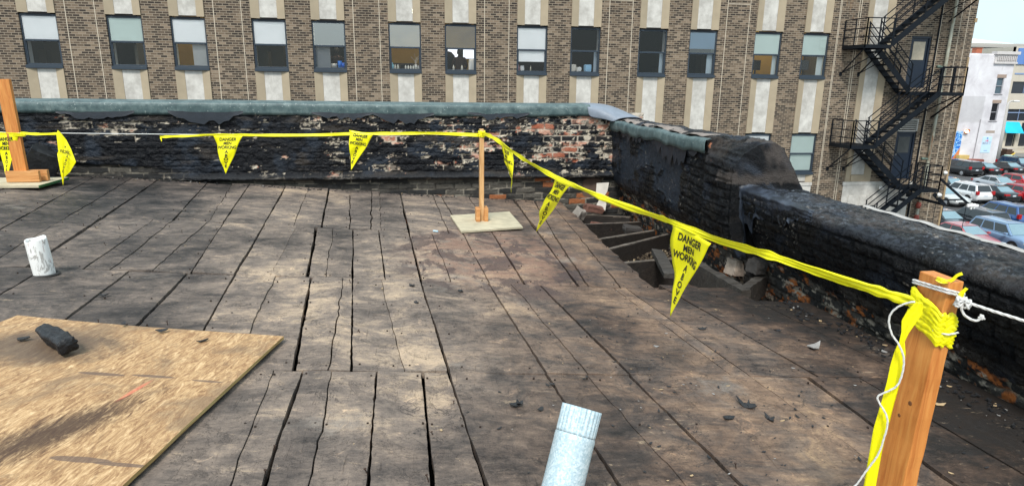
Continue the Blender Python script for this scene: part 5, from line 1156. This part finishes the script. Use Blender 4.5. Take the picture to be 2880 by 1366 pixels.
person(-2.72,23.9,-.70,'dark figure standing behind the window with the blue cups',0,1.75,0)
e=empty('office_chair',(-.25,23.5,-.70),0,'dark round-backed office chair behind the window with the row of jars','chair'); m=MB(); lathe(m,(0,0,0),[(.26,.95),(.30,1.05),(.27,1.20),(.1,1.26),(0,1.26)],16); m.v=[(a,b*.25,c) for a,b,c in m.v]; m.build('backrest',M['flat_dark'],e,smooth=True)
m=MB(); lathe(m,(0,.25,0),[(0,.47),(.25,.47),(.26,.52),(.2,.56),(0,.56)],16); m.tube([(0,.25,.1),(0,.25,.47)],.03,8); m.beam((0,.1,.5),(0,.02,1.0),.05,.02)
for k in range(5): a=k*1.2566; m.beam((0,.25,.1),(.28*math.cos(a),.25+.28*math.sin(a),.05),.04,.03)
m.build('seat_and_base',M['flat_dark'],e)
e=empty('office_chair',(1.15,23.75,-.70),.3,'dark high-backed office chair left of the silhouetted person','chair'); m=MB(); lathe(m,(0,0,0),[(.22,1.05),(.27,1.25),(.25,1.55),(.12,1.68),(0,1.70)],16); m.v=[(a,b*.25,c) for a,b,c in m.v]; m.build('backrest',M['flat_dark'],e,smooth=True)
# ------------------------------------------------------------------ ground, street and the car park
def asphalt():
    t=NT('asphalt'); p=t.pos(); n=t.noise(p,.35,5,.6); f=t.noise(p,25,3,.6); c=t.ramp(n,[(.35,(.045,.046,.050)),(.65,(.085,.086,.092))]); c=t.mix(t.m('MULTIPLY',f,.3),c,(.12,.12,.12)); t.set(col=c,rough=.75); return t.mat
M['asphalt']=asphalt()
m=MB(); m.box(-900,900,-900,900,-10.3,-10.0); tag(m.build('ground',M['asphalt']),kind='structure')
m=MB()
for Y0,Y1 in ((62.3,67.8),(48.0,58.5),(32.5,42.0)):
    for k in range(30): x=30.2+k*2.72; m.box(x-.05,x+.05,Y0,Y1,-9.999,-9.996)
tag(m.build('bay_markings',plain('worn_white_paint',(.42,.42,.40),.8,0,.4,2)),kind='structure')
m=MB(); m.box(76.6,200,84.2,88.5,-9.996,-9.992); tag(m.build('road',plain('pale_worn_asphalt',(.20,.19,.175),.85,0,.2,.6)),kind='structure')
m=MB(); m.box(76.6,200,88.6,94.6,-9.995,-9.86); m.box(60,76.5,74.2,74.5,-9.99,-9.9); tag(m.build('pavement',plain('concrete_pavement',(.42,.36,.28),.9,0,.15,.8)),kind='structure')
# white rendered building
WY=74.5
WB=empty('rendered_building',(66,WY,-10),0,'white-painted building with a mural, poster and two narrow windows beyond the car park','building'); ow=(66,WY,-10)
def wb(m,nm,mat,parent=WB,o=ow,**k): m.v=[(a-o[0],b-o[1],c-o[2]) for a,b,c in m.v]; return m.build(nm,mat,parent,**k)
t=NT('stained_white_render'); p=t.pos(); n=t.noise(p,.5,6,.65,.4); st=t.noise(t.mp(p,(2,1,.2)),1.2,5,.6); c=t.ramp(n,[(.3,(.52,.50,.53)),(.5,(.68,.66,.69)),(.7,(.78,.77,.80))]); c=t.mix(t.mr(st,.55,.8,0,.4),c,(.46,.42,.44))
s=t.n('SeparateXYZ',{0:p}); pm=t.m('MULTIPLY',t.m('MULTIPLY',t.mr(s.outputs[0],72.3,72.1,0,1),t.mr(s.outputs[2],-1.0,-1.2,0,1)),t.mr(s.outputs[2],-4.6,-4.2,0,1)); c=t.mix(t.m('MULTIPLY',pm,.55),c,(.44,.43,.44)); t.set(col=c,rough=.85); M['render']=t.mat
W1=(73.38,74.42,-.80,1.21); W2=(73.37,74.38,-4.2,-1.95)
m=MB(); m.box(56,W1[0],WY,WY+.4,-10,3.95); m.box(W1[1],75.45,WY,WY+.4,-10,2.9)
for a,b in ((W1[3],2.9),(W2[3],W1[2]),(-10,W2[2])): m.box(W1[0],W1[1],WY+.001,WY+.399,a,b)
m.box(56,75.1,WY+.41,WY+14,-10,2.8); m.box(75.11,75.44,WY+.41,WY+14,-10,3.0)
m.box(56.1,72.4,WY+.1,WY+.35,3.94,4.15)
wb(m,'wall',M['render'])
m=MB(); m.box(72.35,75.75,WY-.35,WY+.5,4.05,4.42); m.box(72.45,75.6,WY-.12,WY+.4,2.92,4.05); m.box(72.4,75.7,WY-.22,WY-.121,2.92,3.15)
for k in range(11): m.box(72.7+k*.26,72.82+k*.26,WY-.30,WY-.121,3.3,3.85)
wb(m,'cornice',plain('pale_cornice_stone',(.60,.57,.56),.8,0,.1,2),bevel=.02)
m=MB(); m.box(70.15,70.95,WY+.5,WY+1.2,3.5,4.75); m.box(70.1,71.0,WY+.45,WY+1.25,4.75,4.83); wb(m,'chimney',plain('orange_brick_chimney',(.42,.13,.07),.85))
for W in (W1,W2):
    m=MB(); a,b,z0,z1=W; fw=.07; m.box(a,a+fw,WY+.08,WY+.16,z0,z1); m.box(b-fw,b,WY+.08,WY+.16,z0,z1); m.box(a+fw,b-fw,WY+.08,WY+.16,z1-fw,z1); m.box(a+fw,b-fw,WY+.08,WY+.16,z0,z0+fw); m.box(a+fw,b-fw,WY+.07,WY+.15,(z0+z1)/2-.04,(z0+z1)/2+.04)
    w=wb(m,'window',plain('grey_timber_frame',(.35,.35,.38),.6)); m=MB(); m.box(a+fw,b-fw,WY+.17,WY+.18,z0+fw,z1-fw); wb(m,'pane',plain('reflecting_window',(.08,.12,.15) if W is W1 else (.015,.016,.02),.08),w)
    m=MB(); m.box(a-.06,b+.22,WY-.03,WY+.05,z1+.005,z1+.42); wb(m,'lintel',plain('brown_stone_lintel',(.36,.27,.22),.85),w); m=MB(); m.box(a-.1,b+.1,WY-.08,WY+.05,z0-.09,z0-.004); wb(m,'sill',plain('grey_sill',(.30,.28,.29),.85),w)
m=MB(); m.box(73.2,74.5,WY-.012,WY+.02,-5.75,-5.42); wb(m,'stone_patch',plain('brown_stone_patch',(.38,.31,.26),.85))
m=MB(); m.tube([(72.05,WY-.08,-4.0),(72.0,WY-.08,-7),(71.95,WY-.08,-9.9)],.05,8); wb(m,'downpipe',plain('grey_downpipe',(.35,.34,.36),.7))
t=NT('blue_wave_mural'); p=t.mp(t.pos(),(1,1,1),(0,0,0),(3.2,0,1.5)); n=t.noise(p,.9,4,.6,2.2); s=t.n('SeparateXYZ',{0:t.pos()}); c=t.ramp(n,[(.38,(.01,.10,.55)),(.47,(.01,.28,.75)),(.52,(.75,.88,.92)),(.55,(.02,.34,.80)),(.62,(.02,.12,.45))])
om=t.mr(t.m('ADD',t.m('MULTIPLY',t.m('SUBTRACT',s.outputs[0],69.45),1.6),t.m('SUBTRACT',-8.1,s.outputs[2])),.0,.2,0,1); c=t.mix(om,c,(.62,.22,.08)); t.set(col=c,rough=.7)
m=MB(); m.box(67.5,69.85,WY-.015,WY+.01,-9.6,-5.52); wb(m,'mural',t.mat)
m=MB(); m.box(72.9,74.28,WY-.03,WY+.01,-8.3,-6.2); pst=wb(m,'poster',plain('pale_blue_poster',(.55,.74,.90),.6,0,.08,2))
def sign(parent,o,s,x,z,size,mat,y,name='lettering'):
    v,f=text_mesh(s,size); mm=MB(); mm.add([(x+a-o[0],y-o[1],z+b-o[2]) for a,b,_ in v],f); return mm.build(name,mat,parent)
sign(pst,ow,"MAK'T",73.60,-7.18,.42,plain('grey_print',(.35,.42,.55),.6),WY-.035)
m=MB(); m.box(73.38,73.50,WY-.035,WY-.031,-6.85,-6.65); m.box(73.55,73.80,WY-.035,WY-.031,-6.85,-6.62); wb(m,'red_blocks',plain('red_print',(.65,.20,.30),.6),pst)
m=MB(); lathe(m,(73.6,WY-.033,-6.42),[(0,0),(.12,.001)],16,axis=(0,-1,0)); m.box(73.35,73.85,WY-.035,WY-.031,-8.05,-7.98); wb(m,'emblem',plain('blue_print',(.15,.28,.60),.6),pst)
e=empty('wall_lamp',(70.15,WY-.25,-5.5),0,'lit orange-rimmed lamp on the white wall beside the mural','light'); m=MB(); lathe(m,(0,0,0),[(.0,.05),(.22,.05),(.36,-.10),(.33,-.12),(.20,0),(0,.02)],18,axis=(0,.8,.45)); m.build('shade',plain('orange_shade',(.55,.16,.04),.5),e,smooth=True)
m=MB(); lathe(m,(0,-.08,-.05),[(0,.16),(.14,.10),(.17,0),(.12,-.10),(0,-.14)],14); m.build('bulb',emis('lit_bulb',(1,.85,.6),8),e,smooth=True); m=MB(); m.beam((0,.25,.05),(0,0,.02),.06,.06); m.build('arm',M['iron'],e)
# storefront building across the street
SY=94.8
SB=empty('shop_building',(104,SY,-10),0,'pale shop building with ribbon windows and a turquoise awning across the street','building'); osb=(104,SY,-10)
def sbd(m,nm,mat,parent=SB,**k): return wb(m,nm,mat,parent,osb,**k)
bands=[(-10,-7.5),(-5.6,-5.3),(-3.4,-.9),(1.0,6.5)]
m=MB()
for a,b in bands[1:]: m.box(95.8,130,SY,SY+.5,a,b)
m.box(95.8,96.4,SY+.001,SY+.499,-10,6.4)
m.box(95.8,130,SY+.3,SY+.7,-10,6.4); m.box(95.8,130,SY+.71,SY+14,-10,6.4)
for x0,x1 in ((96.4,97.2),(99.0,99.7),(102.2,102.9),(105.4,106.1),(108.6,109.4),(112,113)): m.box(x0,x1,SY+.002,SY+.498,-9.99,-5.601)
m.box(96.4,130,SY+.003,SY+.497,-10,-9.5)
sbd(m,'wall',plain('cream_render',(.55,.50,.42),.85,0,.12,1))
m=MB()
for k in range(11):
    x=96.45+k*2.4; m.box(x,x+2.3,SY+.2,SY+.25,-.88,.98); m.box(x,x+2.3,SY+.2,SY+.25,-5.28,-3.42)
    m.box(x+.02,x+2.28,SY+.21,SY+.26,-9.49,-5.62)
sbd(m,'window_band',plain('dark_shop_glass',(.03,.035,.045),.08))
m=MB()
for k in range(12): x=96.38+k*2.4; m.box(x,x+.08,SY+.12,SY+.199,-.88,.98); m.box(x,x+.08,SY+.12,SY+.199,-5.28,-3.42)
m.box(96.4,130,SY-.05,SY-.001,2.1,2.35); m.box(96.4,130,SY+.10,SY+.198,-4.05,-3.9); sbd(m,'window_mullions',plain('blue_grey_mullion',(.22,.30,.48),.5))
m=MB(); m.box(96.2,104,SY-.2,SY-.002,3.7,6.2); m.box(97.5,100,SY-.28,SY-.21,3.9,4.9); sbd(m,'blue_cladding',plain('blue_cladding',(.12,.24,.55),.5))
m=MB(); m.add([(95.9,SY-.02,-5.4),(99.1,SY-.02,-5.5),(99.3,SY-1.1,-7.3),(95.9,SY-1.1,-7.2),(95.9,SY-.02,-7.25),(99.3,SY-.02,-7.35)],[(0,1,2,3),(0,3,4),(1,5,2),(3,2,5,4)]); sbd(m,'awning',plain('turquoise_canvas',(.01,.50,.72),.6,0,.2,1))
# distant block and roof, haze put into their pale colours
def far(name,x0,x1,y,z0,z1,mat,lab,cat='building',wins=0):
    e=empty(name,((x0+x1)/2,y,-10),0,lab,cat); m=MB(); m.box(x0,x1,y,y+20,-10,z1); m.box(x0-.5,x1+.5,y-.6,y-.01,z1-1.2,z1-.5); m.v=[(a-(x0+x1)/2,b-y,c+10) for a,b,c in m.v]; m.build('wall',mat,e)
    if wins:
        m=MB()
        for k in range(wins): xx=x0+(x1-x0)*(k+.5)/wins; m.box(xx-1.0,xx+1.0,y-.1,y-.02,z1-4.2,z1-2.4)
        m.v=[(a-(x0+x1)/2,b-y,c+10) for a,b,c in m.v]; m.build('window_row',plain('far_windows',(.10,.12,.14),.4),e)
    return e
far('stone_building',130,230,180,-10,13.0,plain('far_grey_stone',(.42,.40,.37),.9,0,.15,.05),'long grey stone building far away on the skyline',wins=16)
e=far('hall_building',150,190,230,-10,15.6,plain('haze_pale_stone',(.70,.72,.72),.9),'far hall building with a low haze-paled green pyramid roof'); m=MB(); m.add([(-14,-1,25.62),(34,-1,25.62),(34,30,25.62),(-14,30,25.62),(16,14,29.4)],[(0,1,4),(1,2,4),(2,3,4),(3,0,4),(3,2,1,0)]); m.v=[(a+38,b,c) for a,b,c in m.v]; m.build('pyramid_roof',plain('haze_pale_copper',(.66,.78,.76),.8),e)
far('low_building',88,150,128,-10,8.0,plain('haze_pale_render',(.62,.60,.57),.9),'low pale building behind the shop building',wins=18)
# lamp post, timber pole, bin, drum, rubble
e=empty('street_lamp',(78.4,77.3,-10),0,'grey street lamp with a curved arm standing in front of the shops','lamp'); m=MB(); m.tube([(0,0,0),(0,0,4),(0,0,7.6),(.15,0,8.05),(.45,0,8.25),(.9,0,8.3)],[.34,.30,.22,.12,.10,.08],12); m.build('mast',plain('pale_grey_mast',(.50,.48,.46),.6),e,smooth=True)
m=MB(); lathe(m,(1.3,0,8.25),[(0,-.12),(.3,-.08),(.36,0),(.25,.10),(0,.14)],14); m.v=[((a-1.3)*1.4+1.3,b,c) for a,b,c in m.v]; m.build('lamp_head',plain('white_lamp_glass',(.8,.8,.78),.4),e,smooth=True)
e=empty('utility_pole',(79.6,78.4,-10),0,'dark timber utility pole directly behind the grey street lamp','pole'); m=MB(); m.tube([(0,0,0),(.0,0,3),(0,0,6.2)],[.17,.16,.13],10); m.build('pole',plain('dark_timber_pole',(.09,.08,.075),.9),e); m=MB(); m.box(-.2,.2,-.25,-.1,3.2,4.2); m.build('meter_box',plain('grey_box',(.2,.2,.2),.6),e)
e=empty('plastic_drum',(76.1,73.4,-10),0,'light green plastic drum by the corner of the white building','drum'); m=MB(); lathe(m,(0,0,0),[(0,0),(.42,0),(.44,.1),(.44,.4),(.46,.43),(.44,.46),(.44,.8),(.46,.83),(.44,.86),(.42,1.5),(0,1.5)],20); m.build('drum_body',plain('green_plastic',(.10,.50,.27),.5),e,smooth=True); m=MB(); lathe(m,(0,0,0),[(.0,1.54),(.45,1.53),(.46,1.49)],20); m.build('lid',plain('pale_lid',(.6,.72,.62),.5),e,smooth=True)
e=empty('waste_bin',(81.2,78.6,-10),0,'dark brown waste bin with a slanting yellow bar beside the utility pole','bin'); m=MB(); m.box(-.6,.6,-.5,.5,0,1.5); m.box(-.5,.35,-.45,.45,1.501,1.75); m.build('bin_body',plain('dark_brown_bin',(.07,.035,.02),.6,0,.5,2),e,bevel=.05); m=MB(); m.beam((-.25,-.56,.75),(.7,-.56,1.25),.10,.12); m.build('yellow_bar',plain('yellow_bar',(.85,.6,.08),.5),e); m=MB(); m.box(-.5,.7,-.4,.5,1.76,1.86); m.build('bin_lid',plain('pale_bin_lid',(.5,.45,.4),.6),e)
chunk(71.6,73.6,-9.45,2.1,.7,.9,0,0,0,plain('red_brown_heap',(.26,.085,.07),.9,0,.4,3,.6),'rubble_heap','low red-brown heap at the foot of the white wall','heap',None,22)
m=MB(); m.box(69.4,70.9,73.9,74.4,-9.99,-8.55); m.box(69.38,69.9,73.85,73.89,-9.9,-8.7); tag(m.build('storage_cabinet',plain('yellow_tan_cabinet',(.62,.45,.16),.7,0,.3,1.2)),'yellow-tan storage cabinet against the white wall left of the red-brown heap','cabinet')
# bare street tree
def tree(x,y,z,h,seed,lab):
    e=empty('bare_tree',(x,y,z),0,lab,'tree'); r=random.Random(seed); mt=MB(); mc=MB()
    def br(m,p,d,L,rad,dep):
        q=p+d*L; mid=p+d*L*.5+Vector((r.uniform(-1,1),r.uniform(-1,1),0))*L*.06; m.tube([p,mid,q],[rad,rad*.8,rad*.62],6 if dep<2 else 4)
        if dep>=5: return
        for k in range(3 if dep<3 else 2):
            nd=(d+Vector((r.uniform(-1,1),r.uniform(-1,1),r.uniform(-.25,.6)))*.75).normalized(); br(mc,q,nd,L*r.uniform(.6,.82),rad*.58,dep+1)
    br(mt,Vector((0,0,0)),Vector((.02,0,1)),h*.42,.17,0); mt.build('trunk',plain('grey_brown_bark',(.13,.10,.08),.9),e); mc.build('crown',plain('twig_bark',(.17,.13,.10),.9),e)
tree(100.3,91.6,-9.9,6.2,3,'bare street tree on the pavement in front of the turquoise awning shop')
# ------------------------------------------------------------------ cars
M['tyre']=plain('tyre_rubber',(.015,.015,.016),.8); M['rim']=plain('alloy_rim',(.45,.46,.48),.35,.6); M['cglass']=plain('car_glass',(.012,.018,.022),.04,0,.1,1); M['trim']=plain('black_trim',(.012,.012,.013),.5); M['tail']=plain('red_tail_lamp',(.42,.012,.015),.2); M['head']=plain('clear_head_lamp',(.65,.68,.70),.12,.3); M['plate']=plain('number_plate',(.62,.66,.72),.4)
M['cglass'].node_tree.nodes['Principled BSDF'].inputs['Specular IOR Level'].default_value=1.0
M['wscreen']=plain('sky_reflecting_windscreen',(.42,.55,.60),.06,.75,.15,2)
def paint(name,c):
    t=NT(name); t.set(col=c,rough=.28,metal=.25,coat=1.0,spec=.6); t.b.inputs['Coat Roughness'].default_value=.06; return t.mat
P_={k:paint(k+'_car_paint',c) for k,c in dict(black=(.010,.011,.014),navy=(.012,.022,.055),charcoal=(.030,.036,.045),silver=(.46,.49,.53),white=(.80,.81,.82),red=(.52,.012,.022),pink=(.50,.11,.13),ltblue=(.20,.32,.50),blue=(.03,.10,.30),champagne=(.62,.63,.62)).items()}
SH={'sedan':dict(L=4.75,W=1.83,hood=.93,deck=1.02,roof=1.44,a=(1.05,.28),c=(-.95,-1.75),fl=1.0),
'suv':dict(L=4.70,W=1.86,hood=1.08,deck=1.10,roof=1.70,a=(1.15,.50),c=(-1.85,-2.20),fl=1.06),
'van':dict(L=5.10,W=1.96,hood=1.08,deck=1.08,roof=1.74,a=(1.60,.75),c=(-2.30,-2.50),fl=1.06),
'hatch':dict(L=4.30,W=1.80,hood=.98,deck=1.05,roof=1.50,a=(1.05,.35),c=(-1.45,-1.98),fl=1.02)}
def car(kind,pc,x,y,hd,lab,cat='car'):
    s=SH[kind]; L,W=s['L'],s['W']; h=W/2; e=empty('parked_'+('van' if kind=='van' else 'car'),(x,y,-10),hd,lab,cat,'cars parked in the lot'); pm=P_[pc]
    # body loft along local x (front +)
    xs=[-L/2,-L/2+.08,-L/2+.35,-L/2+.9,s['c'][1]+.1,-.6,.4,s['a'][0]+.05,L/2-.75,L/2-.28,L/2-.06,L/2]
    bel=s['fl']
    top=[.72,s['deck']-.10,s['deck']-.01,s['deck'],s['deck'] if kind=='sedan' else bel,bel,bel-.02,bel-.04,s['hood']-.05,s['hood']-.14,.66,.55]
    wid=[.74,.88,.95,1,1,1,1,1,.985,.93,.80,.72]; bot=[.42,.30,.24,.22,.2,.2,.2,.2,.22,.24,.28,.36]
    secs=[]
    for X,t,wf,b in zip(xs,top,wid,bot):
        hw=h*wf; mid=b+(t-b)*.55; secs.append([(X,hw*.90,b),(X,hw*.985,b+.12),(X,hw,mid),(X,hw*.975,t-.08),(X,hw*.88,t),(X,hw*.45,t+.025),(X,0,t+.03),(X,-hw*.45,t+.025),(X,-hw*.88,t),(X,-hw*.975,t-.08),(X,-hw,mid),(X,-hw*.985,b+.12),(X,-hw*.90,b)])
    m=MB(); n=13; vs=[p for q in secs for p in q]; fs=[]
    for i in range(len(secs)-1):
        for k in range(n): fs.append((i*n+k,i*n+(k+1)%n,(i+1)*n+(k+1)%n,(i+1)*n+k))
    fs+=[tuple(range(n)),tuple((len(secs)-1)*n+k for k in range(n-1,-1,-1))]; m.add(vs,fs); b=m.build('body',pm,e,smooth=True); sm=b.modifiers.new('s','SUBSURF'); sm.levels=1; sm.render_levels=1
    # cabin
    (ab,at),(ct,cb)=s['a'],s['c']; zb=bel-.03; zt=s['roof']-.035; yb=h*.90; yt=h*.70
    m=MB(); nx=[(ab,zb,yb),(at,zt,yt),(ct,zt,yt),(cb,zb,yb)]
    vs=[(nx[0][0],-nx[0][2],zb),(nx[0][0],nx[0][2],zb),(nx[3][0],nx[3][2],zb),(nx[3][0],-nx[3][2],zb),(at,-yt,zt),(at,yt,zt),(ct,yt,zt),(ct,-yt,zt)]
    m.add(vs,[(0,1,5,4),(1,2,6,5),(2,3,7,6),(3,0,4,7),(4,5,6,7)]); cb_=m.build('cabin',pm,e,bevel=.05)
    m=MB(); m.add([(at+.03,-yt*.96,zt+.012),(at+.03,yt*.96,zt+.012),(ct-.03,yt*.96,zt+.012),(ct-.03,-yt*.96,zt+.012),((at+ct)/2,-yt*.7,zt+.045),((at+ct)/2,yt*.7,zt+.045)],[(0,1,5,4),(1,2,5),(2,3,4,5),(3,0,4)]); m.build('roof',pm,e,smooth=True)
    def quad(A,Bq,Cq,Dq,u0,u1,v0,v1,off):
        A,Bq,Cq,Dq=map(Vector,(A,Bq,Cq,Dq)); nrm=(Bq-A).cross(Dq-A).normalized()
        c=sum((A,Bq,Cq,Dq),Vector())/4-Vector((-.3,0,1.1)); nrm=nrm if nrm.dot(c)>0 else -nrm
        def P(u,v): return A.lerp(Bq,u).lerp(Dq.lerp(Cq,u),v)+nrm*off
        return [P(u0,v0),P(u1,v0),P(u1,v1),P(u0,v1)]
    m=MB(); q=quad(vs[0],vs[1],vs[5],vs[4],.06,.94,.04,.94,.012); m.add(q,[(0,1,2,3)]); m.build('windscreen',M['wscreen'],e)
    m=MB(); q=quad(vs[3],vs[2],vs[6],vs[7],.07,.93,.12,.92,.012); m.add(q,[(0,1,2,3)]); m.build('rear_window',M['wscreen'] if kind=='sedan' or kind=='hatch' else M['cglass'],e)
    sp=[(.03,.47),(.50,.90)] if kind in('sedan','hatch') else [(.04,.36),(.39,.67),(.70,.95)]
    for sg,(A_,B_,C2,D_) in ((1,(vs[1],vs[2],vs[6],vs[5])),(-1,(vs[0],vs[3],vs[7],vs[4]))):
        m=MB()
        for (u0,u1) in sp: q=quad(A_,B_,C2,D_,u0,u1,.10,.86,.010); m.add(q,[(0,1,2,3)])
        m.build('side_windows',M['cglass'],e)
        m=MB(); m.box(ab-.35,ab-.15,sg*h*.99,sg*(h*.99+.17),bel-.02,bel+.12); m.build('mirror',pm,e,bevel=.03)
    wb_=L*.295
    for sx in (-1,1):
        for sg in (-1,1):
            m=MB(); c=(sx*wb_,sg*(h-.10),.33); lathe(m,c,[(0,-.11),(.30,-.11),(.335,-.08),(.335,.08),(.30,.108),(.24,.112),(.0,.10)],22,0,axis=(0,sg,0)); w_=m.build('wheel',M['tyre'],e,smooth=True)
            m=MB(); lathe(m,c,[(.0,.122),(.06,.124),(.21,.116),(.225,.112)],16,axis=(0,sg,0)); m.build('rim',M['rim'],w_)
    m=MB()
    for sx in (-1,1):
        for sg in (-1,1): lathe(m,(sx*wb_,sg*(h+.001),.36),[(0,-.08),(.40,-.08),(.40,.004),(.0,.003)],22,axis=(0,sg,0))
    m.build('wheel_arches',M['trim'],e)
    m=MB(); m.box(-L/2-.01,-L/2+.10,-h*.72,h*.72,.30,.45); m.box(L/2-.10,L/2+.0,-h*.55,h*.55,.30,.50); m.build('bumper_trim',M['trim'],e,bevel=.02)
    zt_=.86 if kind in('sedan','hatch') else 1.02
    for sg in (-1,1):
        m=MB(); 
        if kind in('van','suv'): m.box(-L/2+.02,-L/2+.22,sg*h*.70,sg*h*.955,zt_-.16,zt_+.16)
        else: m.box(-L/2+.01,-L/2+.22,sg*h*.42,sg*h*.92,zt_-.11,zt_+.05)
        m.build('tail_lamp',M['tail'],e,bevel=.02)
        m=MB(); m.box(L/2-.34,L/2-.07,sg*h*.48,sg*h*.90,.62,.76); m.build('headlight',M['head'],e,bevel=.03)
    m=MB(); zz=.72 if kind!='sedan' else .70; m.box(-L/2-.012,-L/2+.02,-.16,.16,zz,zz+.13); m.build('number_plate',M['plate'],e)
    return e
N_=math.pi/2; S_=-math.pi/2
car('van','black',63.45,67.3,N_,'black minivan parked closest to the office building in the farthest row','van')
car('sedan','black',66.0,67.1,N_,'black saloon immediately right of the black minivan')
car('sedan','black',69.7,67.6,N_,'black saloon in the farthest row with bright red rear lamps, second from the minivan')
car('suv','navy',73.6,69.5,S_,'dark blue car at the far right of the farthest row, facing the viewer')
car('sedan','charcoal',51.4,55.3,S_,'dark grey saloon facing the viewer beside the building corner, second row from the back')
car('sedan','silver',57.3,55.8,S_,'silver saloon facing the viewer behind the white SUV')
car('hatch','red',60.6,56.4,S_,'bright red hatchback at the right, beyond the silver saloon')
car('sedan','champagne',46.0,50.0,S_,'pale silver saloon half hidden by the fire escape arm, left of the white SUV')
car('suv','white',49.25,51.2,N_,'white SUV seen from behind in the middle of the car park','SUV')
car('sedan','black',51.95,51.1,N_,'black saloon seen from behind between the white SUV and a red car')
car('hatch','red',54.4,51.1,N_,'red car at the right edge beside the black saloon with its rear towards the viewer')
car('sedan','charcoal',37.4,40.3,S_,'dark grey saloon facing the viewer above the faded red saloon')
car('suv','charcoal',39.5,39.7,N_,'dark estate-like SUV seen from behind, above the light blue SUV','SUV')
car('suv','blue',43.5,41.6,N_,'blue SUV at the right edge behind the dark estate-like SUV','SUV')
car('suv','ltblue',37.5,35.2,S_,'light blue SUV facing the viewer in the nearest row','SUV')
car('sedan','pink',34.9,35.7,S_,'faded red saloon, nearest car, just over the parapet')
car('suv','navy',41.4,36.0,N_,'dark blue boxy SUV at the right edge beside the light blue SUV','SUV')
car('sedan','white',34.5,40.5,S_,'white car showing only its bonnet at the corner of the office building')
